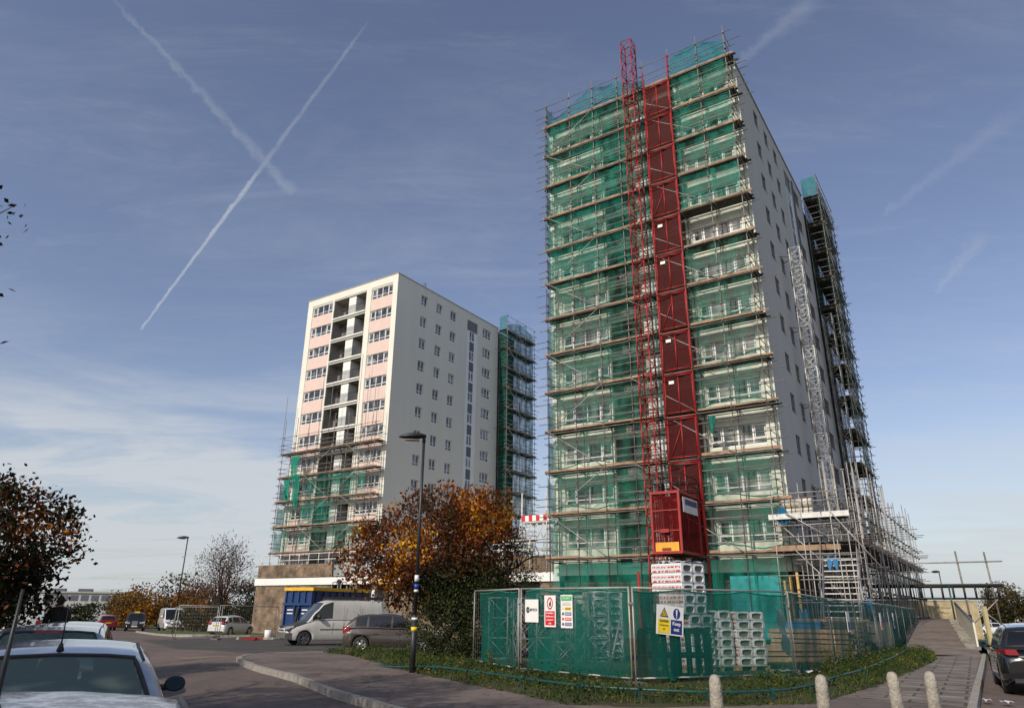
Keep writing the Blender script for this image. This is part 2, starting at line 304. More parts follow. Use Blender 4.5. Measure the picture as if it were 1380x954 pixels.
M['tubel'] = mat('bright galvanised tube', (.38, .36, .34), .5, .35, var=.25, scale=2)
M['coup'] = mat('coupler', (.09, .07, .06), .6, .3, var=.3)
M['board'] = mat('scaffold board', (.15, .09, .055), .85, col2=(.46, .31, .20), scale=1.3, detail=8)
M['boardu'] = mat('deck boards darkened for shade', (.075, .075, .06), .9, var=.4)  # dark copy of the board colour, shade under the lifts painted in
M['net'] = netmat('green debris net', (.015, .38, .28), .27)
M['netlo'] = netmat('thin green debris net', (.06, .34, .24), .18)
M['nettop'] = netmat('top debris net', (.01, .22, .24), .60)
M['netrear'] = netmat('green net darkened for shade', (.005, .11, .085), .64)  # net green darkened to paint the shadow side of the towers
M['netcloth'] = mat('gathered green net', (.006, .16, .115), .8, var=.4, scale=6)
M['netfold'] = netmat('folded green net', (.01, .30, .22), .8)
M['fnet'] = netmat('fence net', (.006, .125, .10), .66)
M['red'] = mat('red paint', (.24, .012, .012), .5, col2=(.40, .018, .018), scale=2.5, detail=9, bump=.2)
M['redd'] = mat('dark red mesh', (.055, .006, .006), .6, alpha=.9, spec=.1)
M['redm'] = mat('red wire mesh', (.16, .008, .009), .6, alpha=.42, spec=.1)
M['orange'] = mat('orange panel', (.80, .36, .03), .5)
M['whitem'] = mat('white lattice', (.62, .61, .58), .5, .1, var=.2, scale=3)
M['wood'] = mat('timber', (.30, .19, .11), .8, col2=(.46, .32, .20), scale=5)
M['wood_and_shade'] = mat('dark timber', (.06, .035, .022), .85, var=.4)  # dark timber; also paints the shaded ground storey of the nearer tower
M['darkgreen'] = mat('dark green plastic', (.015, .04, .028), .6)
M['rubber'] = mat('tyre rubber', (.02, .02, .02), .8)
M['rim'] = mat('alloy rim', (.55, .55, .56), .3, .8)
M['steelrim'] = mat('steel wheel', (.12, .12, .12), .5, .5)
M['plasticb'] = mat('black plastic', (.025, .025, .027), .5)
M['plastg'] = mat('grey plastic', (.11, .105, .10), .6)
M['lampred'] = mat('red lamp lens', (.26, .008, .012), .25, coat=1)
M['lampw'] = mat('clear lamp lens', (.55, .56, .58), .1, .3, coat=1)
M['platey'] = mat('yellow number plate', (.75, .52, .02), .4)
M['platew'] = mat('white number plate', (.75, .75, .72), .4)
M['blueu'] = mat('plate blue', (.02, .08, .45), .4)
M['cglass'] = seeglass('car glass', (.015, .02, .022), .72)
M['cglassd'] = seeglass('dark car glass', (.008, .009, .011), .94)
M['cglassg'] = seeglass('pale green car glass', (.13, .22, .20), .55)  # pale green see-through glass
M['seat'] = mat('car seat cloth', (.018, .018, .02), .9)
M['bark'] = mat('bark', (.055, .04, .03), .9, var=.4, scale=8, bump=.8)
M['rgreen'] = mat('green rail paint', (.008, .06, .055), .4, var=.3, scale=8)
M['skin'] = mat('skin', (.35, .20, .14), .6)
M['hair'] = mat('dark hair', (.012, .01, .009), .8)
M['jacket'] = mat('black jacket', (.012, .012, .014), .8)
M['jeans'] = mat('dark trousers', (.02, .022, .03), .85)
M['signw'] = mat('sign white', (.80, .79, .77), .45, var=.04)
M['signr'] = mat('sign red', (.62, .012, .02), .45)
M['signg'] = mat('sign green', (.01, .40, .09), .45)
M['signy'] = mat('sign yellow', (.85, .62, .02), .45)
M['signb'] = mat('sign blue', (.012, .03, .20), .45)
M['signk'] = mat('sign ink', (.015, .017, .03), .5)
M['blue'] = mat('blue container paint', (.008, .035, .13), .5, var=.3, scale=1.5)
M['yellow'] = mat('yellow paint', (.75, .42, .015), .5, var=.15)
M['wrap'] = mat('white plastic wrap', (.76, .77, .79), .35, var=.08, scale=6, bump=.6, bscale=8)
M['insul'] = mat('grey insulation', (.16, .145, .11), .95, var=.3, scale=14)
M['bluetarp'] = mat('blue tarp', (.02, .16, .35), .6)
M['asph'] = ground_mat('road tarmac', (.15, .115, .10), (.115, .092, .082), .35, crack=0)
M['asph2'] = ground_mat('dark tarmac', (.060, .055, .052), (.085, .075, .068), .5)
M['foot'] = ground_mat('footway tarmac', (.175, .14, .122), (.12, .098, .088), .55, crack=.35)
M['ramp'] = ground_mat('ramp paving', (.22, .18, .155), (.16, .13, .11), .8, crack=.6)
M['slab'] = tiled('paving slabs', (.21, .175, .15), (.15, .125, .108), (.06, .06, .035), .9, .62, .03, vertical=False, nvar=.4, rot=rad(32))
M['grass'] = ground_mat('grass', (.055, .085, .018), (.095, .105, .032), .5, grit=(.4, 1.6))
M['soil'] = ground_mat('verge soil', (.05, .045, .022), (.035, .05, .014), 1.6, grit=(.4, 1.6))
M['cglassm'] = seeglass('rear glass with painted reflection', (.20, .28, .25), .45)  # sky reflection and light from beyond put into this paler tint
M['car_white'] = mat('white car paint', (.66, .67, .69), .22, var=.03, coat=1)
M['car_black'] = mat('black car paint', (.010, .010, .012), .12, var=.1, coat=1)
M['car_brown'] = mat('grey brown car paint', (.105, .088, .078), .25, .6, var=.05, coat=1)
M['car_red'] = mat('dark red car paint', (.22, .012, .015), .2, coat=1)
M['van_white'] = mat('dull white van paint', (.50, .485, .45), .4, var=.1, scale=1.3, coat=.2)
M['car_blue'] = mat('pale blue car paint', (.22, .27, .45), .2, .4, coat=1)
M['silver'] = mat('silver car paint', (.42, .44, .48), .25, .7, var=.05, coat=1)
def wet_mat(name, c1, c2):
    m = mat(name, c1, .35, .1, col2=c2, scale=15, coat=.5, detail=9, bump=.3, bscale=120); m.node_tree.nodes['Noise Texture'].inputs['Roughness'].default_value = .75
    e = m.node_tree.nodes['Color Ramp'].color_ramp.elements if 'Color Ramp' in m.node_tree.nodes else None
    if e: e[0].position = .44; e[1].position = .58
    return m
M['silver_wet'] = wet_mat('silver paint beaded with dew', (.05, .06, .08), (.42, .455, .52))
M['silver_dew'] = mat('silver paint with damp film', (.36, .38, .43), .3, .5, col2=(.56, .585, .63), scale=1.6, coat=1, detail=8)

# ------------------------------------------------------------------ text
def text_mesh(s, size, m, parent, loc, rot, name='lettering', extr=.002, align='CENTER', bold=0, sx=1):
    cu = bpy.data.curves.new('t', 'FONT'); cu.body = s; cu.size = size; cu.align_x = align; cu.align_y = 'CENTER'; cu.extrude = extr; cu.offset = bold
    o = bpy.data.objects.new('t', cu); COL.objects.link(o); bpy.context.view_layer.update()
    me = bpy.data.meshes.new_from_object(o.evaluated_get(bpy.context.evaluated_depsgraph_get())); bpy.data.objects.remove(o)
    me.materials.clear(); me.materials.append(m)
    q = bpy.data.objects.new(name, me); COL.objects.link(q); q.parent = parent; q.location = loc; q.rotation_euler = rot; q.scale = (sx, 1, 1); return q

# ================================================================== SETTING
def sheet(name, poly, off, m, kind='structure', thick=0, step=None):
    """a flat-lying surface that follows the fall of the land"""
    bm = bmesh.new(); vs = [bm.verts.new((x, y, 0)) for x, y in poly]; f = bm.faces.new(vs); f.normal_update()
    if f.normal.z < 0: f.normal_flip()
    bmesh.ops.triangulate(bm, faces=bm.faces)
    for yy in (30, 70):
        bmesh.ops.bisect_plane(bm, geom=bm.verts[:]+bm.edges[:]+bm.faces[:], plane_co=(0, yy, 0), plane_no=(0, 1, 0))
    for v in bm.verts: v.co.z = H(v.co.y)+off
    bm.normal_update()
    for fc in bm.faces:
        if fc.normal.z < 0: fc.normal_flip()
    me = bpy.data.meshes.new(name); bm.to_mesh(me); bm.free(); me.materials.append(m); o = put(name, me); o['kind'] = kind; return o
sheet('ground', [(-3000, -300), (3000, -300), (3000, 6000), (-3000, 6000)], -.5, M['grass'])
def smooth(a, b, x): t = max(0, min(1, (x-a)/(b-a))); return t*t*(3-2*t)
def zroad(x, y):            # the carriageway falls a little towards its left gutter
    return H(y)-.13-.012*max(0, min(y, 30)-6)*(1-smooth(.3, 2.8, .89*x+.456*y))*(1-smooth(24, 36, y))
mb_ = []
sheet('field', [(30, 48), (19.9, 31.0), (28, 30), (40, 44), (300, 60), (300, 400), (-50, 400), (-50, 92), (30, 92)], -.16, M['grass'])
sheet('road', [(-80, -40), (80, -40), (62, 30), (42, 43), (28, 29.5), (16.6, 28.8), (6.5, 11), (0, 8), (0, 3.2), (-80, 3.2)], -.134, M['asph'])
FOOT = [(9.5, -6), (5.2, 2.3), (1.5, 8.2), (-.5, 11.2), (-1.95, 13.22), (-3.51, 15.57), (-5.14, 18.66), (-7.15, 21.67), (-8.38, 23.91), (-8.85, 25.0), (-9.0, 26.2), (-8.6, 27.6), (-7.5, 28.4), (-3, 28.9), (0, 29.5), (12, 29.5), (18.4, 29.6), (16.83, 27.08), (11.21, 18.42), (8.13, 13.67), (8.9, 10.5), (13, -6)]
sheet('pavement', FOOT, 0, M['foot'])
sheet('pavement', [(6.9, 15.1), (8.10, 13.75), (11.15, 18.45), (16.7, 27.1), (18.2, 29.4), (16.8, 29.4), (11.5, 21.9), (8.4, 17.4)], .006, M['slab'])
def kerb(name, pts, w=.14):
    mb = MB()
    for a, b in zip(pts, pts[1:]):
        a, b = Vector((*a, 0)), Vector((*b, 0)); n = max(1, round((b-a).length/.9)); d = (b-a)/n; nn = Vector((d.y, -d.x, 0)).normalized()*w
        for k in range(n):
            p, q = a+d*(k+.01), a+d*(k+.99); j = random.uniform(-.006, .008)
            P = [p-nn*.5, q-nn*.5, q+nn*.5, p+nn*.5]
            t = [Vector((v.x, v.y, H(v.y)+.012+j)) for v in P]; bt = [Vector((v.x, v.y, H(v.y)-.25)) for v in P]
            mb.face(t)
            for i in range(4): mb.face([bt[i], bt[(i+1) % 4], t[(i+1) % 4], t[i]])
    o = mb.build(name, M['kerbs']); o['kind'] = 'structure'; return o
M['kerbs'] = mat('kerb concrete', (.22, .205, .18), .9, col2=(.36, .34, .30), scale=5, bump=.6, detail=8)
kerb('kerb', FOOT[1:14]); kerb('kerb', [(8.9, 10.5), (8.13, 13.67), (11.21, 18.42), (16.83, 27.08), (19.6, 31.4)])
kerb('kerb', [(-33.8, 68.5), (-27.8, 59), (-24.7, 54.9), (-22.2, 53.2), (-18.6, 54.4), (-14, 58.0)])
sheet('grass_verge', [(-33.8, 68.7), (-27.8, 59.1), (-24.7, 55), (-22.2, 53.3), (-18.6, 54.5), (-14, 58.1), (-20, 64), (-33, 80)], -.03, M['grass'])
# raised grassy verge and site ground inside the fence
VERGE = [(-6.9, 27.9), (-5.6, 26.6), (-4.1, 23.3), (-2.6, 20.0), (-.73, 16.6), (.21, 15.1), (1.06, 13.5), (2.75, 13.4), (4.13, 13.7), (5.48, 13.95), (8.22, 17.3), (11.36, 21.58), (15.0, 26.7), (16.8, 30), (24.5, 43.5), (30, 66), (-2.6, 66), (-2.3, 33), (-2.5, 29.6), (-5.8, 28.9)]
def seg_d(p, a, b):
    ax, ay = a; bx, by = b; dx, dy = bx-ax, by-ay; t = max(0, min(1, ((p[0]-ax)*dx+(p[1]-ay)*dy)/(dx*dx+dy*dy))); return math.hypot(p[0]-ax-dx*t, p[1]-ay-dy*t)
def inside(p, poly):
    c = False; j = len(poly)-1
    for i in range(len(poly)):
        if (poly[i][1] > p[1]) != (poly[j][1] > p[1]) and p[0] < (poly[j][0]-poly[i][0])*(p[1]-poly[i][1])/(poly[j][1]-poly[i][1])+poly[i][0]: c = not c
        j = i
    return c
def vh(x, y, poly=VERGE, h=.075):
    d = min(seg_d((x, y), poly[i], poly[(i+1) % len(poly)]) for i in range(len(poly)))
    if not inside((x, y), poly): d = -d
    n = noise.noise(Vector((x*1.7, y*1.7, 0)))*.16
    t = max(-.4, min(1, (d+n)/.55)); s = t*(2-t) if t > 0 else t*6
    return H(y)+h*s+.03*noise.noise(Vector((x*.9, y*.9, 3)))*(t > 0)
def terrain(name, x0, x1, y0, y1, st, fn, m):
    nx, ny = int((x1-x0)/st), int((y1-y0)/st); mb = MB()
    mb.grid([[(x0+(x1-x0)*i/nx, y0+(y1-y0)*j/ny, fn(x0+(x1-x0)*i/nx, y0+(y1-y0)*j/ny)) for i in range(nx+1)] for j in range(ny+1)])
    # drop cells wholly under the pavement
    keep = [(f, q, s) for f, q, s in zip(mb.f, mb.m, mb.sm) if name != 'grass_bank' or any(mb.v[i][2] > H(mb.v[i][1])-.06 for i in f)]
    mb.f = [k[0] for k in keep]; mb.m = [k[1] for k in keep]; mb.sm = [k[2] for k in keep]
    o = mb.build(name, m); o['kind'] = 'structure'; return o
terrain('grass_bank', -8, 18.6, 12.8, 33.9, .28, vh, M['soil'])
terrain('road', -60, 3.0, 2.9, 92, 1.3, zroad, M['asph'])
sheet('site_ground', [(-2.4, 33.8), (18.6, 33.8), (24.0, 43.5), (30, 66), (-2.6, 66)], .06, M['soil'])
PARK = [(-7.2, 28.7), (-10.5, 29.5), (-15, 33.5), (-22, 45), (-18.5, 54.2), (-14, 58), (-10, 66), (-2.5, 66), (-2.2, 33), (-2.4, 29.3)]
terrain('parking_area', -23, -2, 28, 66, .45, lambda x, y: zroad(x, y)+(.012 if inside((x, y), PARK) else -.05), M['asph2'])
sheet('grass_verge', [(-.6, -2.6), (-10.8, 17), (-19.9, 34.8), (-33.2, 61), (-41, 76), (-47, 88), (-60, 100), (-60, -3)], -.06, M['grass'])

# ================================================================== TOWERS
RZ = math.atan2(-.5558, .8313)                 # both towers share one bearing; local x runs along the front, y goes in
TA, TB = Vector((-12.907, 71.818, 0)), Vector((15.241, 38.843, 0))
def T2W(T, x, y, z=0): c, s = math.cos(RZ), math.sin(RZ); return Vector((T.x+x*c-y*s, T.y+x*s+y*c, z))
WT = 14.85; DT = 19.8; ZR = 37.25
def wall(mb, P, x0, x1, z0, z1, holes, dep):
    """wall sheet with real openings; P(x, z, d) places a point d deep behind the face"""
    xs = sorted({x0, x1, *[h[0] for h in holes], *[h[1] for h in holes]}); zs = sorted({z0, z1, *[h[2] for h in holes], *[h[3] for h in holes]})
    for a, b in zip(xs, xs[1:]):
        run = None
        for c, d in zip(zs, zs[1:]):
            mx_, mz = (a+b)/2, (c+d)/2
            hole = any(h[0] < mx_ < h[1] and h[2] < mz < h[3] for h in holes)
            if hole:
                if run: mb.face([P(a, run[0], 0), P(b, run[0], 0), P(b, run[1], 0), P(a, run[1], 0)]); run = None
            else: run = (run[0], d) if run else (c, d)
        if run: mb.face([P(a, run[0], 0), P(b, run[0], 0), P(b, run[1], 0), P(a, run[1], 0)])
    for h in holes:
        a, b, c, d = h[:4]; q = h[4] if len(h) > 4 else dep; mb.cur = 1 if q > 1 else 0
        mb.face([P(a, c, 0), P(a, d, 0), P(a, d, q), P(a, c, q)]); mb.face([P(b, c, 0), P(b, c, q), P(b, d, q), P(b, d, 0)])
        mb.face([P(a, c, 0), P(a, c, q), P(b, c, q), P(b, c, 0)]); mb.face([P(a, d, 0), P(b, d, 0), P(b, d, q), P(a, d, q)])
def window_meshes(w, h, lights, gl, low=.28):
    """frame mesh and pane mesh in local (x across, z up), y towards the room"""
    f = MB(); fr = .06
    f.b2((0, 0, 0), (w, .05, fr)); f.b2((0, 0, h-fr), (w, .05, h)); f.b2((0, 0, fr), (fr, .05, h-fr)); f.b2((w-fr, 0, fr), (w, .05, h-fr))
    xs = [0]+list(lights)+[w]
    for x in lights: f.b2((x-.045, -.006, fr), (x+.045, .05, h-fr))
    if low: f.b2((fr, -.003, h*low-.025), (w-fr, .045, h*low+.03))
    for i, (a, b) in enumerate(zip(xs, xs[1:])):
        if i in (0, len(xs)-2) and len(xs) > 3:
            f.b2((a+.09, -.015, h*low+.08), (a+.13, .03, h-.10)); f.b2((b-.13, -.015, h*low+.08), (b-.09, .03, h-.10)); f.b2((a+.09, -.015, h-.13), (b-.09, .03, h-.09)); f.b2((a+.09, -.015, h*low+.05), (b-.09, .03, h*low+.085))
    f.b2((-.05, -.07, -.06), (w+.05, .05, -.012))
    p = MB(); p.face([(fr, .03, fr), (w-fr, .03, fr), (w-fr, .03, h-fr), (fr, .03, h-fr)])
    return f.mesh('window', M['frame']), p.mesh('pane', gl)
def tower(T, label, kind, group, lowfloor=0):
    A = kind == 'A'
    gl = M['glass'] if A else M['glass2']; gs = M['glass'] if A else M['glass3']; wm = M['cream'] if A else M['mint']; sm = M['side'] if A else M['sideb']; sp = M['pink'] if A else M['mint']
    t = thing('tower_block', label, 'tower block', (T.x, T.y, 0), RZ, group)
    base = H(T.y)+.1; fl = [33.87-2.7*k for k in range(12)]       # floors
    FP = lambda x, z, d: (x, d, z)
    SP = lambda y, z, d: (-d, y, z)
    holes = []
    for z in fl:
        for a, b in ((-13.97, -10.45), (-4.02, -.74)): holes.append((a, b, z+1.05, z+2.28, .14))
        holes.append((-10.18, -4.86, z, z+2.34, 1.45))
    mb = MB(); wall(mb, FP, -WT, 0, 3.6, ZR, [h for h in holes if h[4] < 1]+[h for h in holes if h[4] > 1], .14)
    mb.cur = 0; mb.face([(-WT, 0, 3.6), (-WT, DT, 3.6), (-WT, DT, ZR), (-WT, 0, ZR)][::-1]); mb.face([(-WT, DT, 3.6), (0, DT, 3.6), (0, DT, ZR), (-WT, DT, ZR)][::-1])
    for a, b in ((-WT-.03, -WT+.72), (-.7, .0)): pass
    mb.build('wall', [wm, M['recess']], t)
    # side wall
    hs_ = []
    cols = ((4.02, 5.18), (6.82, 7.95), (9.54, 10.7), (16.32, 18.22))
    for z in fl:
        for a, b in cols: hs_.append((a, b, z+1.08, z+2.3, .17))
    hs_.append((12.97, 15.16, fl[-1]-.2, 36.2, .10))
    mb = MB(); wall(mb, SP, 0, DT, 3.6, ZR, hs_, .17 if A else .05); mb.build('side_wall', sm, t)
    # spandrels, piers, slabs, dividers
    def spf(a, b, z): return lambda m: m.b2((a, -.035, z+(-.42 if z > fl[-1] else -.1)), (b, -.001, z+1.02))
    parts([spf(a, b, z) for z in fl[:] for a, b in ((-13.93, -10.48), (-3.98, -.77))], 'spandrel_panel', sp, t)
    mb = MB()
    for a, b in ((-WT-.02, -14.0), (-10.43, -10.19), (-4.84, -4.05), (-.72, .02)): mb.b2((a, -.07, 3.6), (b, -.002, ZR-.9))
    mb.b2((-WT-.02, -.07, ZR-.9), (.02, -.002, ZR-.02)); mb.build('pier', wm, t)
    mb = MB(); mb.b2((-WT-.08, -.13, ZR), (.08, DT+.08, ZR+.07)); mb.build('coping', M['coping'], t)
    mb = MB()
    for z in fl: mb.face([(-10.18, 1.449, z), (-4.86, 1.449, z), (-4.86, 1.449, z+2.34), (-10.18, 1.449, z+2.34)])
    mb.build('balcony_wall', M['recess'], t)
    for z in fl: MB_ = MB(); MB_.b2((-10.18, -.16, z-.16), (-4.86, 1.4, z)); MB_.build('balcony_slab', M['white'], t)
    for z in fl: MB_ = MB(); MB_.b2((-7.86, .12, z), (-6.68, 1.44, z+2.25)); MB_.build('balcony_divider', M['white'], t)
    rm = MB()
    for a, b in ((-10.16, -4.88), ):
        rm.tube((a, -.1, 1.02), (b, -.1, 1.02), .025, 5); rm.tube((a, -.1, .10), (b, -.1, .10), .018, 5)
        n = int((b-a)/.115)
        for k in range(n+1): rm.tube((a+(b-a)*k/n, -.1, .1), (a+(b-a)*k/n, -.1, 1.02), .013, 4, caps=False)
    rail = rm.mesh('balcony_railing', M['black'])
    for z in fl: put('balcony_railing', rail, t, (0, 0, z))
    dm = MB(); dm.b2((0, 0, .05), (.85, .05, 2.05)); door = dm.mesh('balcony_door', M['dgrey'])
    gm = MB(); gm.face([(.1, -.003, .3), (.75, -.003, .3), (.75, -.003, 1.9), (.1, -.003, 1.9)]); dgl = gm.mesh('pane', gl)
    for z in fl:
        for x in (-9.7, -5.9): d = put('balcony_door', door, t, (x, 1.39, z)); put('pane', dgl, d)
    # windows
    fm, pm = window_meshes(3.52, 1.23, (.78, 1.74, 2.7), gl)
    fm2, pm2 = window_meshes(3.28, 1.23, (.74, 1.62, 2.5), gl)
    for z in fl:
        w = put('window', fm, t, (-13.97, .10, z+1.05)); put('pane', pm, w)
        w = put('window', fm2, t, (-4.02, .10, z+1.05)); put('pane', pm2, w)
    fs, ps = window_meshes(1.14, 1.22, (.62,), gs); fs4, ps4 = window_meshes(1.9, 1.22, (.64, 1.27), gs)
    if not A: fs.materials[0] = M['louvre']; fs4.materials[0] = M['louvre']
    for z in fl:
        for i, (a, b) in enumerate(cols):
            w = put('window', fs4 if i == 3 else fs, t, (-.15 if A else -.055, a, z+1.08), PI/2); put('pane', ps4 if i == 3 else ps, w)
    # stair strip: louvre, then white panels with paired lights alternating with grey panels
    y0, y1, zt = 12.97, 15.16, 36.2
    mb = MB(); mb.b2((-.10, y0, 3.9), (-.06, y1, zt-1.35)); mb.build('stair_panel', M['frame'], t)
    mb = MB(); mb.b2((-.10, y0, zt-1.33), (-.05, y1, zt))
    for y in (y0+.35, y0+.7, y1-.7, y1-.35): mb.b2((-.05, y-.03, zt-1.3), (-.03, y+.03, zt))
    mb.build('louvre', M['louvre'], t)
    k = 0; z = zt-1.45
    while z > 5.2:
        m1 = MB()
        if k % 2 == 0:
            for a in (.62, 1.12): m1.b2((-.058, y0+a, z-1.12), (-.052, y0+a+.36, z))
            m1.build('stair_window', gl, t)
        else: m1.b2((-.058, y0+.62, z-1.22), (-.045, y0+1.52, z)); m1.build('grey_panel', M['dgrey'], t)
        z -= 1.35; k += 1
    mb = MB(); mb.b2((-WT+.3, .3, ZR-.3), (-.3, DT-.3, ZR-.1)); mb.build('roof', M['roof'], t)
    # rear wing set behind the side wall
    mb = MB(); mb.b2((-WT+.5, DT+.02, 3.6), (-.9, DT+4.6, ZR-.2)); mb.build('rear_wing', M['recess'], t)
    fr_, pr_ = window_meshes(2.2, 1.25, (.7, 1.5), gl)
    for z in fl: w = put('window', fr_, t, (-.9+.012, DT+1.2, z+1.05), PI/2); put('pane', pr_, w)
    # ground storey
    g = MB(); g.b2((-WT+.4, .5, base-.6), (-.5, DT+4, 3.58)); g.build('ground_storey', M['wood_and_shade'] if not A else M['brick'], t)  # nearer tower: the dark interior is shade put into the wall colour
    return t
tower(TA, 'distant white and pink tower block with open balconies, scaffolded only at its lowest storeys', 'A', 'twin tower blocks')
tower(TB, 'nearer tall tower block wrapped in green netted scaffolding with a bare grey side wall', 'B', 'twin tower blocks')
# rooftop birds and aerial
mb = MB()
for x in (0, .12, .3, .36): mb.tube((x, 0, 0), (x, 0, .35+x), .02, 5)
mb.tube((-.15, 0, .55), (.5, 0, .62), .02, 5); mb.tube((.2, -.15, .45), (.2, .2, .5), .02, 5)
p = T2W(TA, -.4, 4.6, ZR+.07); tag(mb.build('roof_aerial', M['black'], None, p), 'small black aerial cluster on the roof edge of the distant tower', 'aerial')

# ================================================================== SCAFFOLDS
def scaffold(T, label, group, x0, x1, yo, yi, lifts, base, top, net, x_nets, seed, rot=False, zmax=None, decks=None, netstyle=None, bright=None, stubs=True, tmat='tubeg', nx=None):
    """independent tied scaffold in the tower's frame. rot: runs along the side wall instead (x0..x1 is then depth, yo/yi the stand-off)"""
    rnd = random.Random(seed); t = thing('scaffolding', label, 'scaffolding', (T.x, T.y, 0), RZ, group)
    P = (lambda a, o, z: (o, a, z)) if rot else (lambda a, o, z: (a, -o, z))
    n = nx or round((x1-x0)/2.05); xs = [x0+(x1-x0)*k/n for k in range(n+1)]
    tm = M[tmat]
    st = []
    for i, x in enumerate(xs):
        for o in (yo, yi):
            j = rnd.uniform(-.04, .04); h = top+rnd.uniform(-.2, .5) if o == yo else lifts[0]+.3
            st.append(lambda m, x=x+j, o=o, h=h: m.tube(P(x, o, base), P(x+rnd.uniform(-.03, .03), o, h), .031, 6))
    parts(st, 'standard', tm, t)
    led = []
    for k, z in enumerate(lifts):
        e0, e1 = x0-rnd.uniform(.15, .7), x1+rnd.uniform(.15, .8)
        for o, dz in ((yo, -.12), (yo, .55), (yo, 1.05), (yi, -.12), (yo, 1.9)):
            if dz > 0 and z+dz > top+.2: continue
            a = e0-rnd.uniform(0, .5); b = e1+rnd.uniform(-.1, .7); jz = rnd.uniform(-.05, .05)
            led.append(lambda m, a=a, b=b, o=o, z=z+dz+jz: m.tube(P(a, o+.05, z), P(b, o+.05, z+rnd.uniform(-.04, .04)), .028, 5))
    parts(led, 'ledger', tm, t)
    br = []
    for k, z in enumerate(lifts[:-1]):
        z2 = lifts[k+1]; i = (k*3+seed) % max(1, n-1)
        for q in (i, (i+n//2+1) % n):
            a, b = xs[q], xs[min(n, q+2)] if q+2 <= n else xs[q-2 if q >= 2 else 0]
            br.append(lambda m, a=a, b=b, z=z, z2=z2, s=(k+q) % 2: m.tube(P(a, yo+.09, z if s else z2), P(b, yo+.09, z2 if s else z), .024, 5))
    parts(br, 'diagonal_brace', M['tubel'], t)
    tr = []; cp = MB()
    for z in lifts:
        for x in xs:
            for q in ((-.06, 0), ) if not stubs else ((-.06, 0), (-.2, rnd.uniform(.1, .5))):
                l = rnd.uniform(.15, .55)
                tr.append(lambda m, x=x+q[1]*.6, z=z+q[0], l=l: m.tube(P(x, yi-.15, z), P(x, yo+l, z), .024, 5))
            for dz in (-.12, .55, 1.05, 1.9):
                for o in (yo, ): cp.box(P(x, o+.03, z+dz), (.11, .11, .11))
    parts(tr, 'transom', tm, t)
    cp.build('coupler', M['coup'], t)['kind'] = 'stuff'
    # end frames' handrail tubes
    if stubs:
        ef = []
        for z in lifts:
            for xe, sg in ((x0, -1), (x1, 1)):
                for dz in (.55, 1.05, -.15, 1.75):
                    l = rnd.uniform(.1, .4)
                    ef.append(lambda m, xe=xe, z=z+dz, l=l: m.tube(P(xe, yi-.2, z), P(xe, yo+l, z), .024, 5))
        parts(ef, 'end_rail', tm, t)
    for k, z in enumerate(lifts):
        if decks and k in decks: continue
        w = (yo-.08-yi)/5
        m = MB()
        for q in range(5):
            a = x0-.3+rnd.uniform(-.15, .1)
            while a < x1+.2:
                b = min(a+rnd.choice((3.9, 3.0, 2.4)), x1+rnd.uniform(.25, .6)); c = P((a+b)/2, yi+w*(q+.5), z+rnd.uniform(0, .012)+.02); d = (b-a-.015, w-.012, .038)
                m.box(c, d if not rot else (d[1], d[0], d[2])); a = b
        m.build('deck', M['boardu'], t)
        m = MB(); a = x0-.4
        while a < x1+.3:
            b = min(a+rnd.choice((3.9, 3.9, 2.4)), x1+rnd.uniform(.4, .8)); h = rnd.uniform(.09, .17); c = P((a+b)/2, yo-.045, z+.04+h/2+rnd.uniform(-.02, .02)); m.box(c, (b-a-.02, .038, h) if not rot else (.038, b-a-.02, h)); a = b
        m.build('toe_board', M['board'], t)
    # nets: one sheet for each lift and run, tied at the standards, sagging between
    for k, z in enumerate(lifts):
        zt = z+2.62 if k else top-.15
        if netstyle and netstyle(k) is None: continue
        nm = M[netstyle(k)] if netstyle else M[net]
        for a, b in [(p, q) for a0, b0 in x_nets for p, q in (((a0, a0+(b0-a0)*.52), (a0+(b0-a0)*.50, b0)) if b0-a0 > 6 else ((a0, b0),))]:
            if rnd.random() < (.0 if k < 2 else .07): continue
            nn = max(6, int((b-a)/.2)); rows = []
            sag = rnd.uniform(.05, .35); ph = rnd.uniform(0, 6)
            for r in range(7):
                f = r/6; row = []
                for c in range(nn+1):
                    x = a+(b-a)*c/nn; u = (x-xs[0])/(xs[1]-xs[0]); tie = abs(math.sin(PI*u))
                    zz_ = z-.02+(zt-z)*f
                    if k == 0: zz_ = z+.1+(zt-z-.1)*f*(.38+.62*abs(math.cos((x+.9)*.42+seed*.2))**1.6)
                    if r == 0: zz_ += .10*tie*(1+math.sin(x*.9+ph))*.8
                    if r == 6: zz_ -= sag*tie*(.5+.5*math.sin(x*.7+ph*2))*(1.6 if k == 0 else .5)
                    o = yo-.12-.12*tie*math.sin(PI*f)*(1+.4*math.sin(x*3.1+k))+.035*math.sin(x*9+f*5+k*2)+.03*noise.noise(Vector((x*2.3, f*1.2, k*3+seed)))*2
                    row.append(P(x, o, zz_))
                rows.append(row)
            m = MB(); m.grid(rows); m.build('net', nm, t)
            # gathered hem along the boards
            if rnd.random() < .8:
                m = MB(); pts = []
                for c in range(nn+1):
                    x = a+(b-a)*c/nn; u = (x-xs[0])/(xs[1]-xs[0]); pts.append(P(x, yo-.12, z+.22+.32*(abs(math.sin(PI*u/2+ph))**1.5)*(rnd.random()*.2+.8)))
                m.sweep(pts, .035, 5); m.build('net_hem', M['netcloth'], t)
    return t
LB = [36.9-2.7*k for k in range(13)]
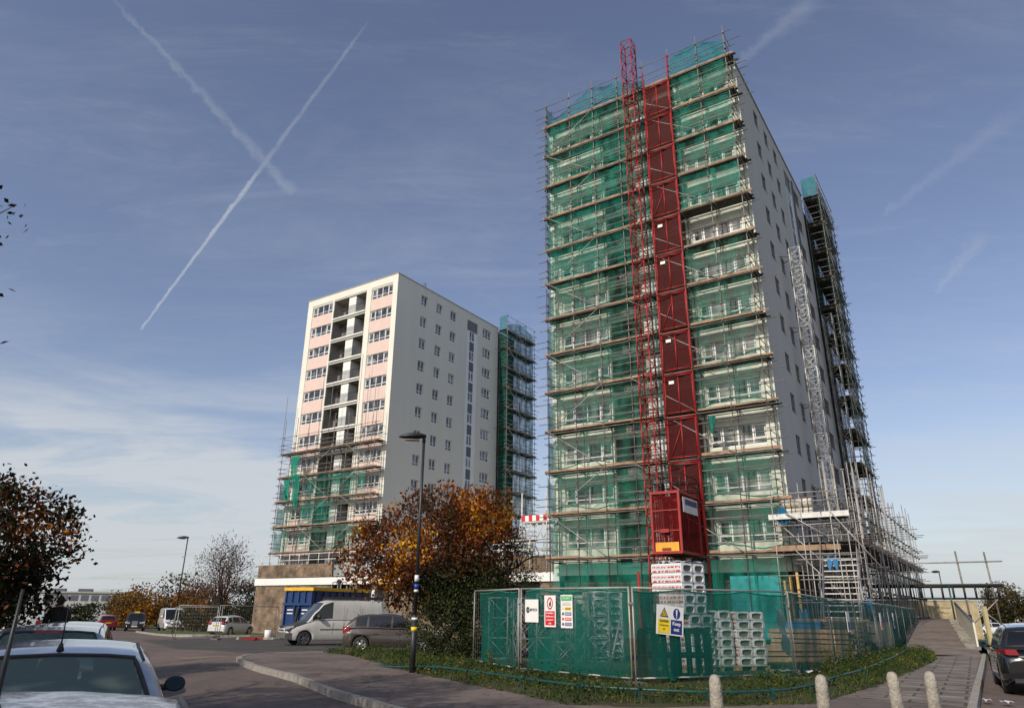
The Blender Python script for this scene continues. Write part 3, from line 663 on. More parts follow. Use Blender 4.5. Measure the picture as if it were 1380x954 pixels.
tB = scaffold(TB, 'tall netted scaffolding covering the front of the nearer tower from ground to roof', 'scaffolds on the tower fronts', -14.3, -.15, 1.5, .35, LB[:], H(38)+.1, 39.2, 'net', ((-14.25, -6.1), (-4.15, -.2)), 3,
    netstyle=lambda k: 'nettop' if k == 0 else ('net' if k < 6 else 'netlo'))
LA = [17.75-2.7*k for k in range(5)]
tA = scaffold(TA, 'partly netted low scaffolding on the lowest storeys of the distant pink and white tower', 'scaffolds on the tower fronts', -14.6, -.3, 1.5, .35, LA, 4.2, 21.5, 'net', ((-10.9, -1.4),), 5,
    netstyle=lambda k: None if k < 2 else ('net' if k in (2, 3) else 'netlo'))
for T, lab, sd in ((TA, 'dark netted scaffolding on the rear wing of the distant pink and white tower', 11), (TB, 'dark netted scaffolding on the rear wing behind the grey side wall of the nearer tower', 12)):
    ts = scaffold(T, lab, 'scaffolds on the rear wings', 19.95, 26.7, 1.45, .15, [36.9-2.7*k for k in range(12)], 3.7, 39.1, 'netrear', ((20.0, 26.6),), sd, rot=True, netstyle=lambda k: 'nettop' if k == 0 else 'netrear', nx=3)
    mm = MB(); mm.b2((-1.2, 19.85, 3.6), (-.35, 24.2, 37.0)) if T is TA else None; mm.build('dark_backing', M['shade_backing'], ts) if T is TA else None  # added dark backing, closes off bright sky behind the rear nets
    if T is TB:
        for k in range(12):
            m = MB(); z = 36.9-2.7*k; m.grid([[(.16-.02*math.sin(i*2), 20.0+6.6*i/8, z+(2.6 if k else 2.1)*j/2) for i in range(9)] for j in range(3)]); m.build('inner_net', M['netrear'], ts)
        mm = MB(); mm.b2((-1.2, 19.85, 3.6), (-.35, 26.5, 37.0)); mm.build('dark_backing', M['shade_backing'], ts)
    for k in range(12):
        z = 36.9-2.7*k; m = MB(); m.grid([[(.2+1.2*i/3, 19.95, z+(2.6 if k else 2.1)*j) for i in range(4)] for j in (0, 1)]); m.build('end_net', M['nettop'] if k == 0 else M['netrear'], ts) if (k == 0 or lab.startswith('dark netted scaffolding on the rear wing of')) else None
# hanging net bundle and ground storey net on nearer tower
m = MB()
for k, (x, z, l) in enumerate(((-3.3, 12.1, 1.0), )):
    rows = []
    for j in range(6): rows.append([(x+.22*(1-j/7)*math.cos(a)*(1+.3*math.sin(3*a+j)), -1.75+.22*(1-j/7)*math.sin(a), z-l*j/5) for a in [2*PI*i/9 for i in range(10)]])
    m.grid(rows)
m.build('net_bundle', M['netcloth'], tB)
m = MB(); m.grid([[(-14.2+14.0*i/30, -1.42+.05*math.sin(i), .1+4.1*j/4) for i in range(31)] for j in range(5)]); m.build('ground_net', M['net'], tB)
# torn sheets of net hanging crumpled on the distant scaffold
for x0, w, z0, h, sd in ((-12.6, 1.5, 17.3, 2.9, 1), (-11.9, 1.0, 15.2, 3.4, 2), (-13.4, 1.1, 14.8, 2.2, 3)):
    m = MB(); m.grid([[(x0+w*i/12*(1-.35*math.sin(PI*j/9)*(sd % 2))+.08*math.sin(j*1.3+sd), -1.72+.16*noise.noise(Vector((i*.8, j*.5, sd*5))), z0-h*j/9*(1+.16*math.sin(i*1.9+sd))) for i in range(13)] for j in range(10)])
    m.build('torn_net', M['netfold'], tA)
for a, b, k in ((-14.5, -11.6, 3), (-14.5, -12.2, 4)):
    z = LA[k]; m = MB(); m.grid([[(a+(b-a)*i/8, -1.35-.05*math.sin(i), z+2.4*j/3) for i in range(9)] for j in range(4)]); m.build('net', M['netlo'], tA)
for T, tt, lif in ((TB, tB, LB), (TA, tA, LA[2:])):   # nets wrapping the left return
    for z in lif:
        m = MB(); m.grid([[(-14.45-.05*math.sin(i*2.1+z), -1.45+1.1*i/6, z+(2.5-.5*math.sin(PI*i/6))*j/3) for i in range(7)] for j in range(4)]); m.build('end_net', M['nettop'], tt)
# plasterer's tall pole on the distant scaffold
m = MB(); m.tube((-14.75, -1.6, 17.7), (-14.75, -1.6, 24.6), .03, 5); m.build('standard', M['tubeg'], tA)
for x, zt in ((-12.6, 20.3), (-9, 26.6), (-7.4, 24.8), (-3.1, 27.6), (-1.9, 25.1), (-.8, 24.0)):
    m = MB(); m.tube((x, -1.5, 17.7), (x+.05, -1.5, zt), .026, 5); m.build('standard', M['tubeg'], tA)

# ================================================================== HOIST
def lattice(m, c, w, z0, z1, step, r=.035, rb=.018, dirs='x', d=None):
    d = d or w; x, y = c; cs = [(x-w/2, y-d/2), (x+w/2, y-d/2), (x+w/2, y+d/2), (x-w/2, y+d/2)]
    for a in cs: m.tube((*a, z0), (*a, z1), r, 6)
    n = max(1, round((z1-z0)/step)); s = (z1-z0)/n
    for k in range(n+1):
        z = z0+s*k
        for i in range(4):
            a, b = cs[i], cs[(i+1) % 4]; m.tube((*a, z), (*b, z), rb*1.2, 5)
            if k < n:
                if (k+i) % 2 or dirs == 'xx': m.tube((*a, z), (*b, z+s), rb, 4)
                if not (k+i) % 2 or dirs == 'xx': m.tube((*b, z), (*a, z+s), rb, 4)
hz = H(38)+.1
t = thing('builders_hoist', 'tall red lattice mast hoist with landing gates climbing the netted front of the tower', 'hoist', (TB.x, TB.y, 0), RZ)
for k in range(27):
    z = hz+k*1.5; m = MB(); lattice(m, (-6.76, -2.5), .78, z+.01, z+1.5, .75, .045, .02)
    m.tube((-6.37, -2.1, z), (-6.37, -2.1, z+1.5), .05, 5); m.build('mast_section', M['red'], t)
for k, z in enumerate(LB):
    g = MB(); x0, x1, y = -6.02, -4.30, -1.62; h = 2.28; z0 = z+.08
    if k == 0: continue
    for a, b in (((x0, y, z0), (x0, y, z0+h)), ((x1, y, z0), (x1, y, z0+h)), ((x0, y, z0), (x1, y, z0)), ((x0, y, z0+h), (x1, y, z0+h)), (((x0+x1)/2, y-.02, z0), ((x0+x1)/2, y-.02, z0+h))):
        g.tube(a, b, .045, 4)
    if k % 3 == 1: g.tube((x0+.1, y-.02, z0), ((x0+x1)/2, y-.02, z0+h*.8), .03, 4)
    g.tube((x0, y+.0, z0+h+.12), (x1, y, z0+h+.12), .05, 4)
    gt = g.build('landing_gate', M['red'], t)
    g = MB(); g.face([(x0, y+.02, z0), (x1, y+.02, z0), (x1, y+.02, z0+h), (x0, y+.02, z0+h)]); g.face([(x1+.02, y+.02, z0), (x1+.02, y+1.1, z0), (x1+.02, y+1.1, z0+h), (x1+.02, y+.02, z0+h)]); g.build('mesh_infill', M['redd'], gt)
    if k in (5, 6, 8, 9): g = MB(); g.b2((x0+.28, y-.06, z0+h-.5), (x0+.6, y-.04, z0+h-.3)); g.build('notice', M['signw'], gt)
parts([lambda m, x=x: m.tube((x, -1.68, hz), (x, -1.68, 38.9 if x > -5 else 38.2), .05, 5) for x in (-6.1, -4.22)], 'gate_post', M['red'], t)
def tie(z): return lambda m: (m.tube((-6.4, -2.3, z), (-6.1, -.2, z), .03, 5), m.tube((-7.1, -2.15, z), (-8.0, -.3, z), .03, 5), m.tube((-6.4, -2.1, z), (-4.3, -1.5, z+.02), .03, 5))
parts([tie(z-.4) for z in LB], 'mast_tie', M['black'], t)
m = MB()
for k in range(40): pass
pts = [(-6.25, -2.35+.05*math.sin(k*.9), hz+.5+k*.9) for k in range(42)]; m.path(pts, .03, 5); m.build('power_cable', M['black'], t)
c = thing('hoist_cage', 'red wire mesh hoist cage parked low on the mast, yellow panel at its foot', 'hoist cage', (TB.x, TB.y, 0), RZ)
X0, X1, Y0, Y1, Z0, Z1 = -6.0, -4.46, -4.85, -1.85, 4.42, 7.50
m = MB()
for x in (X0, X1):
    for y in (Y0, Y1): m.b2((x-.06, y-.06, Z0), (x+.06, y+.06, Z1))
for z in (Z0, Z1):
    for y in (Y0, Y1): m.b2((X0-.06, y-.065, z-.07), (X1+.06, y+.065, z+.07))
    for x in (X0, X1): m.b2((x-.065, Y0-.06, z-.072), (x+.065, Y1+.06, z+.072))
for z in (Z0+1.1, Z0+2.15): m.b2((X0, Y0-.03, z-.03), (X1, Y0+.02, z+.03))
m.build('cage_frame', M['red'], c)
m = MB()
for k in range(1, 9): y = Y0+(Y1-Y0)*k/9; m.b2((X1-.02, y-.015, Z0), (X1+.02, y+.015, Z1)); m.b2((X0-.02, y-.015, Z0), (X0+.02, y+.015, Z1))
m.build('shaded_side_bars', M['redd'], c)  # darker red than the frame, painting the cage sides as shaded
m = MB(); m.b2((X0+.07, Y0+.07, Z0-.02), (X1-.07, Y1-.07, Z0+.05)); m.build('cage_floor', M['wood_and_shade'], c)
for a in ([(X1-.03, Y0, Z0), (X1-.03, Y1, Z0), (X1-.03, Y1, Z1), (X1-.03, Y0, Z1)], [(X0+.03, Y0, Z0), (X0+.03, Y1, Z0), (X0+.03, Y1, Z1), (X0+.03, Y0, Z1)], [(X0, Y1-.07, Z0), (X1, Y1-.07, Z0), (X1, Y1-.07, Z1), (X0, Y1-.07, Z1)], [(X0, Y0+.1, Z1-.05), (X1, Y0+.1, Z1-.05), (X1, Y1, Z1-.05), (X0, Y1, Z1-.05)]):
    m = MB(); m.face(a); m.build('mesh_panel', M['redm'], c)
m = MB(); m.face([(X0, Y0+.03, Z0), (X1, Y0+.03, Z0), (X1, Y0+.03, Z1), (X0, Y0+.03, Z1)]); m.build('mesh_door', M['redm'], c)
m = MB(); m.b2((X0+.14, Y0-.09, Z0+.05), (X1-.12, Y0-.066, Z0+.50)); m.build('yellow_panel', M['orange'], c)
m = MB(); m.b2((X0+.5, Y0-.12, Z0+.09), (X1-.55, Y0-.095, Z0+.22)); m.b2((X0+.45, Y0-.12, Z0+1.0), (X1-.6, Y0-.09, Z0+1.18)); m.build('latch', M['red'], c)
m = MB(); m.b2((X1+.075, Y0+.35, Z1-1.02), (X1+.095, Y1-.45, Z1-.22)); sg = m.build('sign_panel', M['signw'], c)
m = MB(); m.b2((X1+.096, Y0+.65, Z1-.62), (X1+.099, Y1-.55, Z1-.30)); m.build('sign_band', M['signb'], sg)
m = MB()
for z in (Z1+.55, Z1+1.05): m.path([(X0, Y0+.3, z), (X1, Y0+.3, z), (X1, Y1, z), (X0, Y1, z), (X0, Y0+.3, z)], .028, 5)
for x in (X0, X1):
    for y in (Y0+.3, (Y0+Y1)/2, Y1): m.tube((x, y, Z1), (x, y, Z1+1.05), .028, 5)
m.build('roof_rail', M['black'], c)
m = MB(); m.b2((X0-.42, -2.9, Z0+1.1), (X0-.1, -2.1, Z0+3.0)); m.b2((X0-.65, -2.75, Z1+.1), (X0-.2, -2.25, Z1+.9)); m.build('drive_unit', M['black'], c)

# mast climber masts on the side wall of the nearer tower
def climber(label, pos, w, z0, z1, top_white):
    t = thing('lattice_mast', label, 'lattice mast', (TB.x, TB.y, 0), RZ, 'mast climber masts beside the grey side wall')
    n = round((z1-z0)/1.5)
    for k in range(n):
        z = z0+(z1-z0)*k/n; m = MB(); lattice(m, pos, w, z+.01, z+(z1-z0)/n, .75, .034, .017, 'x' if k % 2 else 'xx')
        m.build('mast_section', M['whitem'] if (k >= n-4 and top_white) or (6 < k < 9 and top_white) else M['tubel'], t)
    for z in [z0+4+5.4*k for k in range(4)]:
        if z < z1: m = MB(); m.tube((pos[0]-w/2, pos[1], z), (.02, pos[1]-.5, z), .03, 5); m.tube((pos[0]-w/2, pos[1]+w/2, z), (.02, pos[1]+.7, z), .03, 5); m.build('wall_tie', M['tubeg'], t)
climber('free standing white topped lattice mast in front of the grey side wall', (1.0, 6.9), .72, 4.9, 25.6, True)
climber('grey lattice mast standing against the dark rear scaffolding', (.75, 19.1), .72, 4.9, 25.0, False)
# drain pipes on the side wall
for y, r in ((15.5, .055), (15.75, .04)):
    m = MB(); m.tube((.07, y, 4), (.07, y, 36.4), r, 6); pth = T2W(TB, 0, 0)
    tag(m.build('drain_pipe', M['dgrey'], None, (TB.x, TB.y, 0), RZ), 'dark blue grey pipe, the %s of two running down the bare side wall' % ('wider' if r > .05 else 'thinner'), 'drain pipe', 'pipes on the grey side wall')

# ================================================================== PODIUM between the towers (tower B frame)
pz = H(60)
t = thing('podium_building', 'low buff brick building with a white concrete band, running between the two towers', 'building', (TB.x, TB.y, 0), RZ)
XL = -45.9
m = MB()
for a, b in ((XL, -36.5), (-30.0, -20.0), (-16.6, -15.1)): m.b2((a, 1.0, pz-.4), (b, 1.45, 3.25))
m.b2((XL, 1.45, pz-.4), (XL+.45, 30, 3.25)); m.build('brick_wall', M['brick'], t)
m = MB()
for a, b in ((XL, -36.5), (-30.0, -15.1)): m.b2((a, 1.02, 3.95), (b, 1.4, 5.0))
m.b2((XL+.02, 1.4, 3.95), (XL+.4, 30, 5.0)); m.build('brick_parapet', M['brick'], t)
m = MB(); m.b2((XL-.12, .88, 3.32), (-15.0, 1.5, 3.88)); m.b2((XL-.12, 1.5, 3.32), (XL+.5, 30, 3.88)); m.build('white_band', M['white'], t)
m = MB(); m.b2((XL+.5, 1.5, 3.5), (-15.0, 42, 3.9)); m.build('terrace', M['conc'], t)
m = MB(); m.b2((-36.5, 2.4, pz-.3), (-30.0, 2.6, 3.25)); m.b2((-20, 2.4, pz-.3), (-16.6, 2.6, 3.25)); m.build('garage_door', M['louvre'], t)
for x in (-34.3, -32.2): m = MB(); m.b2((x-.15, 1.5, pz-.3), (x+.15, 1.8, 3.25)); m.build('column', M['white'], t)
m = MB(); m.b2((-36.4, 1.1, 3.97), (-30.1, 1.16, 4.95)); m.build('screen', mat('clear screen panel', (.35, .37, .37), .3, alpha=.6, var=.4), t)
m = MB()
for z in (5.35, 5.85): m.tube((XL, 1.2, z), (-15.1, 1.2, z), .03, 5)
for k in range(26): x = XL+.1+k*1.225; m.tube((x, 1.2, 4.9), (x, 1.2, 5.9), .03, 5)
m.build('terrace_railing', M['white'], t)
m = MB()
for x in (-33.6, -32.6): m.tube((x, 1.0, 3.9), (x, 1.0, 4.95), .05, 6)
m.build('vent', M['whitem'], t)
m = MB(); m.tube((-35.2, .86, 3.45), (-35.2, .62, 3.45), .2, 10, .26); tag(m.build('wall_lamp', M['black'], None, (TB.x, TB.y, 0), RZ), 'small round bulkhead lamp fixed on the white band of the brick building', 'wall lamp')
# odds and ends on the terrace: pipes and boards
def terr(name, label, cat, draw, mt): mm = MB(); draw(mm); return tag(mm.build(name, mt, None, (TB.x, TB.y, 0), RZ), label, cat)
terr('site_railing', 'white tube railing on the terrace right of the orange tree', 'railing', lambda m: ([m.tube((-22, .7, z), (-15.4, .7, z), .04, 5) for z in (5.4, 6.0)], [m.tube((x, .7, 3.9), (x, .7, 6.05), .05, 5) for x in (-22, -19.4, -17.2, -15.5)]), M['whitem'])
def clutter(m):
    r = random.Random(3)
    for k in range(16): x = -21.5+r.random()*5; m.box((x, 1.8+r.random(), 4.1+r.random()*.9), (r.uniform(.3, 1.3), .2, r.uniform(.06, .3)), Matrix.Rotation(r.uniform(-.4, .4), 3, 'Y'))
terr('stacked_boards', 'jumble of pale boards and bags heaped on the terrace beside the red and white barrier', 'boards', clutter, M['whitem'])
# platform with red and white board at the left of the nearer tower
t = thing('work_platform', 'white truss platform with a red and white striped board left of the nearer tower', 'platform', (TB.x, TB.y, 0), RZ)
m = MB(); m.b2((-16.9, -.6, 6.95), (-14.9, .8, 7.03)); m.build('platform_deck', M['whitem'], t)
m = MB()
for k in range(8):
    m.cur = k % 2; a = -17.0+k*.28; m.b2((a, -.66, 7.05), (a+.28, -.62, 7.42))
m.build('striped_board', [M['signr'], M['signw']], t)
m = MB()
for k in range(4):
    a = -16.9+k*.5; m.tube((a, -.5, 6.9), (a+.5, -.5, 5.9), .03, 5); m.tube((a+.5, -.5, 6.9), (a, -.5, 5.9), .03, 5)
m.tube((-16.9, -.5, 5.9), (-14.9, -.5, 5.9), .035, 5); m.tube((-17.0, -.6, 5.4), (-17.0, -.6, 8.9), .05, 5); m.tube((-15.1, -.6, 3.9), (-15.1, -.6, 8.9), .05, 5); m.build('truss', M['whitem'], t)

# ================================================================== ACCESS SCAFFOLD along the side wall of the nearer tower
def access():
    t = thing('access_scaffolding', 'dense access scaffolding with stairs and loading bays wrapping the foot of the grey side wall', 'scaffolding', (TB.x, TB.y, 0), RZ)
    r = random.Random(21); g0 = H(39)+.1; st = []
    for k in range(19):
        y = -1.0+k*1.75
        for x in (.5, 1.9, 3.3):
            h = (9.3 if k % 3 else 8.6)+r.uniform(-.6, .5) if x > 3 else (8.0+r.uniform(-.8, .8) if x > 1 else 6.5)
            if k < 3: h = {.5: 7.2, 1.9: 8.6, 3.3: 9.1}[x]+r.uniform(-.4, .6)
            st.append(lambda m, x=x, y=y, h=h: m.tube((x, y, H(40)-.2), (x+r.uniform(-.05, .05), y+r.uniform(-.08, .08), h), .028, 6))
    for k in range(14): x, y = 3.3+r.uniform(-.1, .25), -.8+k*2.2; st.append(lambda m, x=x, y=y: m.tube((x, y, H(40)-.2), (x, y, 8.2+r.uniform(-.3, .6)), .026, 5))
    parts(st, 'standard', M['tubel'], t)
    led = []
    for z in (1.2, 2.6, 3.9, 4.85, 5.9, 6.4, 7.6):
        for x in (.5, 1.9, 3.35): led.append(lambda m, x=x, z=z: m.tube((x, -1.8-r.random(), z+r.uniform(-.05, .05)), (x, 31.2+r.random(), z+r.uniform(-.1, .1)), .026, 5))
    parts(led, 'ledger', M['tubeg'], t)
    tr = []
    for k in range(19):
        y = -1.0+k*1.75
        for z in (3.85, 4.8, 5.95, 7.55): tr.append(lambda m, y=y, z=z: m.tube((.1-r.random()*.3, y+.05, z), (3.5+r.uniform(0, .9), y+.05, z), .025, 5))
    parts(tr, 'transom', M['tubeg'], t)
    br = []
    for k in range(9): y = -1+k*3.4; br.append(lambda m, y=y, k=k: m.tube((3.4, y, .5 if k % 2 else 4.8), (3.4, y+3.3, 4.8 if k % 2 else .5), .026, 5))
    for a, b in (((-.4, -1.9, 6.1), (2.4, -1.9, 3.2)), ((.4, -2.0, 4.6), (3.6, -2.0, 1.0)), ((.2, -2.1, 6.4), (2.3, -2.1, 5.0)), ((2.4, -2.2, 6.3), (4.3, -2.2, 3.6))): br.append(lambda m, a=a, b=b: m.tube(a, b, .03, 5))
    parts(br, 'diagonal_brace', M['tubel'], t)
    for y0, y1, z, x0, x1 in ((-1.2, 31, 4.93, .4, 3.3), ):
        m = MB()
        for q in range(11): xx = x0+(x1-x0)*(q+.5)/11; m.b2((xx-.12, y0, z), (xx+.12, y1+r.uniform(-.3, .3), z+.04))
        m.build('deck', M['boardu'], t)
        m = MB(); a = y0
        while a < y1: m.b2((x1+.02, a, z+.03), (x1+.06, a+2.4, z+.24)); a += 2.45
        m.build('toe_board', M['board'], t)
    # loading bays facing the camera
    for z, x0, x1, y0, y1, nm in ((6.15, -.6, 2.9, -1.9, -.3, 'whitem'), (4.55, -.6, 2.3, -1.9, -.3, 'board')):
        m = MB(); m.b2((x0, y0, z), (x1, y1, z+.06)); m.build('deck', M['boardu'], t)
        m = MB(); m.b2((x0-.1, y0-.06, z-.05), (x1+.3, y0-.02, z+.22)); m.build('toe_board', M[nm], t)
    fr = []
    for x in (-.5, .9, 2.3, 3.6): fr.append(lambda m, x=x: m.tube((x, -1.95, H(38)-.1), (x+.04, -1.95, 7.4+(x > 2)*1.4+r.random()*.5), .028, 6))
    for z in (.9, 2.0, 3.3, 4.3, 5.2, 5.75, 6.9, 7.4): fr.append(lambda m, z=z: m.tube((-.8-r.random()*.5, -2.0, z), (2.6+r.random()*1.6, -2.0, z+r.uniform(-.06, .06)), .026, 5))
    parts(fr, 'guard_tube', M['tubel'], t)
    # stair flights seen end on
    for f, (zb, zt) in enumerate(((H(38)+.1, 4.5), )):
        m = MB(); n = 17
        for k in range(n):
            z = zb+(zt-zb)*k/n; y = -4.3+k*.15; m.b2((1.75, y, z), (3.3, y+.24, z+.045))
        m.build('stair_treads', M['whitem'], t)
        m = MB()
        for x in (1.7, 3.35): m.tube((x, -4.4, zb), (x, -1.7, zt), .05, 6); m.tube((x, -4.4, zb+1), (x, -1.7, zt+1), .026, 5)
        for x in (1.65, 3.4, 2.9):
            for y in (-4.4, -3.1): m.tube((x, y, zb), (x, y, zb+3.0+r.random()*2.6), .026, 5)
        for z in (1.0, 2.1, 3.0, 3.9): m.tube((1.2-r.random()*.6, -4.45, z), (3.7+r.random()*.5, -4.45, z), .026, 5)
        m.build('stair_frame', M['tubel'], t)
    # tall row of grey post shores at the front right corner
    pr = []
    for k in range(7): x, y = 2.2+k*.32, -1.4+k*.95; pr.append(lambda m, x=x, y=y, k=k: (m.tube((x, y, 5.0), (x, y, 9.0-.12*k), .04, 6), m.box((x, y, 9.05-.12*k), (.18, .18, .03))))
    parts(pr, 'post_shore', M['tubel'], t)
    cp = MB()
    for k in range(19):
        for z in (1.2, 2.6, 3.9, 4.85, 5.9, 6.4, 7.6):
            for x in (1.95, 3.38): cp.box((x, -1.0+k*1.75, z), (.11, .11, .12))
    cp.build('coupler', M['coup'], t)['kind'] = 'stuff'
    return t
access()
for k, x in enumerate((.15, 1.0)):
    for j, z in enumerate((6.24, 6.72)):
        mm = MB(); mm.tube((x-.40, -1.2, z+.24), (x+.42, -1.2, z+.24), .235, 14); mm.cur = 1; mm.tube((x-.1, -1.2, z+.24), (x-.04, -1.2, z+.24), .238, 14); mm.tube((x+.2, -1.2, z+.24), (x+.26, -1.2, z+.24), .238, 14)
        tag(mm.build('insulation_roll', [mat('cream roll wrap', (.62, .58, .48), .7), M['plastg']], None, (TB.x, TB.y, 0), RZ), 'cream wrapped roll lying on the upper loading bay, %s %s' % (('bottom', 'top')[j], ('left', 'right')[k]), 'roll', 'rolls on the loading bay')
mm = MB(); mm.grid([[(-.1+.6*i/8, -1.2+.08*math.sin(i*2)+.1*j, 6.3+.42*math.sin(PI*i/8)**.7*(1-j*.25)-.16*j+.05*math.sin(i*2.7+j)) for i in range(9)] for j in range(4)])
tag(mm.build('blue_tarp', M['bluetarp'], None, (TB.x-.6, TB.y-.6, 0), RZ), 'crumpled blue sheet at the corner above the loading bay', 'tarpaulin')
for x, y, z, w in ((2.2, -2.3, 4.05, .5), (3.5, -2.2, 2.1, .3), (.5, -2.1, 1.6, .4)):
    mm = MB(); mm.grid([[(x+w*(i/6-.5), y+.05*math.sin(3*i), z+.2*math.sin(i*1.7+j)-.13*j) for i in range(7)] for j in range(4)])
    tag(mm.build('plastic_sheet', M['bluetarp'], None, (TB.x, TB.y, 0), RZ), {2.2: 'blue plastic scrap hanging at the top of the stair', 3.5: 'blue plastic scrap low down, right of the stair', .5: 'blue plastic scrap beside the dark opening left of the stair'}[x], 'plastic sheet')
# blue and yellow boards glimpsed in the dark ground storey
mm = MB(); mm.b2((-3.6, -.1, .2), (-1.0, -.05, 3.4)); tag(mm.build('hoarding_board', mat('turquoise sheeting', (.03, .30, .36), .5, var=.4, scale=3), None, (TB.x, TB.y, 0), RZ), 'turquoise sheeting behind the lowest net of the nearer tower', 'sheeting')
for k, x in enumerate((-.55, -.25, .1)):
    mm = MB(); mm.b2((x, -1.0, 0), (x+.12, -.8, 3.1+.2*k)); tag(mm.build('timber_prop', mat('yellow timber', (.55, .36, .13), .8, var=.3) if k == 0 else bpy.data.materials['yellow timber'], None, (TB.x, TB.y, 0), RZ), 'yellow timber prop at the tower corner, %s of three' % ('leftmost', 'middle', 'rightmost')[k], 'timber prop', 'timber props at the corner')

# ================================================================== GANTRY, RAMP, PARAPET
rd = Vector((.485, .874, 0)); rn = Vector((.874, -.485, 0))
P0 = Vector((19.94, 32.34, 0))
def RP(s, w, z): p = P0+rd*s+rn*w; return (p.x, p.y, z)
def rz_(s): return .02+max(0, min(s+2.5, 19))/19*1.08
m = MB(); rows = []
for k in range(26):
    s = -3.6+k*1.6; rows.append([RP(s, -2.7+.0*k, rz_(s)+.012), RP(s, -1.3, rz_(s)+.03), RP(s, .0, rz_(s)+.012)])
m.grid(rows); m.cur = 1
for k in range(25):
    s, q = -3.6+k*1.6, -3.6+(k+1)*1.6
    for w in (-2.7, 0): m.face([RP(s, w, rz_(s)+.012), RP(q, w, rz_(q)+.012), RP(q, w, -1.2), RP(s, w, -1.2)])
m.build('ramp', [M['ramp'], M['conc']])['kind'] = 'structure'
t = thing('parapet_wall', 'cream boarded parapet climbing along the right edge of the ramp', 'parapet', tuple(P0))
m = MB(); n = 34
def LP(s, w, z): p = rd*s+rn*w; return (p.x, p.y, z)
for k in range(n):
    s, q = k*.49, (k+1)*.49-.03; zb, zt = rz_(s+.24)-.02, rz_(s+.24)+1.05
    for a, b in ((.02, .09),): 
        P = [LP(s, a, zb), LP(q, a, zb), LP(q, b, zb), LP(s, b, zb)]; Q = [(p[0], p[1], zt+.02*(i in (1, 2))) for i, p in enumerate(P)]
        m.face(Q); [m.face([P[i], P[(i+1) % 4], Q[(i+1) % 4], Q[i]]) for i in range(4)]
m.build('boards', mat('cream boarding', (.66, .64, .52), .7, var=.1, scale=2), t)
m = MB(); m.tube(LP(0, .05, rz_(0)+1.1), LP(n*.49, .05, rz_(n*.49)+1.1), .05, 5); m.build('handrail', M['dgrey'], t)
for k in range(12):
    s = 16.4-k*1.42-.3; zb = rz_(s)
for k in range(1):
    m = MB(); m.tube(LP(n*.49, -.1, .8), LP(n*.49, -.1, 3.3), .05, 6); m.build('end_post', M['rgreen'], t)
rs = random.Random(5)
m = MB()
for k in range(26):
    s = 16.5-k*.66; m.box(RP(s, .0-.1-rs.random()*.08, rz_(s)+.03), (.34, .45, .14), Matrix.Rotation(rs.uniform(0, 1), 3, 'Z'))
m.build('edging_stones', M['kerbs'])['kind'] = 'structure'
g = thing('gantry', 'dark steel scaffold gantry spanning the top of the ramp with tall corner poles', 'gantry', tuple(P0))
m = MB()
for z in (2.55, 3.35): m.tube(LP(22, -5.2, z), LP(22, 3.2, z), .05, 6); m.tube(LP(24.5, -5.2, z), LP(24.5, 3.2, z), .05, 6)
m.box(LP(23.2, -1.0, 3.45), (8.6, 2.6, .10), Matrix.Rotation(math.atan2(rn.y, rn.x), 3, 'Z'))
for k in range(13): m.tube(LP(22, -5.0+.66*k, 2.55), LP(22, -5.0+.66*k, 3.35), .07, 4)
m.build('truss', M['black'], g)
for w, h in ((-4.9, 3.4), (-3.6, 3.4), (1.0, 5.7), (2.7, 5.6)):
    m = MB(); m.tube(LP(22, w, .6), LP(22.1, w-.15*(h > 5), h), .06, 6); m.build('post', M['tubeg'], g)
m = MB(); m.tube(LP(22, -6, 4.9), LP(22, 3.5, 4.95), .05, 5); m.tube(LP(22, -6, 4.2), LP(22, -1.4, 4.3), .035, 5); m.tube(LP(22, 1.0, .8), LP(22, 2.8, 2.5), .04, 5); m.tube(LP(22, 2.8, .8), LP(22, 1.0, 2.5), .04, 5); m.build('guard_rail', M['tubel'], g)
t = thing('boundary_building', 'low yellow brick wall behind the gantry at the head of the ramp', 'wall', (38, 66, 0), math.atan2(rn.y, rn.x))
m = MB(); m.b2((-8.5, 0, -.5), (3.0, .3, 2.55)); m.build('brickwork', M['brick2'], t)
m = MB(); m.b2((-8.6, -.05, 2.551), (3.1, .35, 2.65)); m.build('coping', M['conc'], t)
m = MB(); m.b2((-5.3, -.06, 1.15), (-1.2, -.01, 1.32)); m.build('white_rail', M['white'], t)
m = MB(); m.b2((-.11, -.09, 0), (.11, .09, 2.9)); tag(m.build('timber_post', mat('yellowed post', (.52, .43, .24), .8), None, RP(17.2, 1.6, -.9)), 'square yellowish post right of the ramp parapet', 'post')
m = MB(); m.b2((-.2, -.05, 0), (.2, .05, 1.9)); tag(m.build('dark_gate_leaf', M['black'], None, RP(15.8, .6, -.4)), 'narrow dark gate leaf leaning behind the ramp parapet', 'gate')

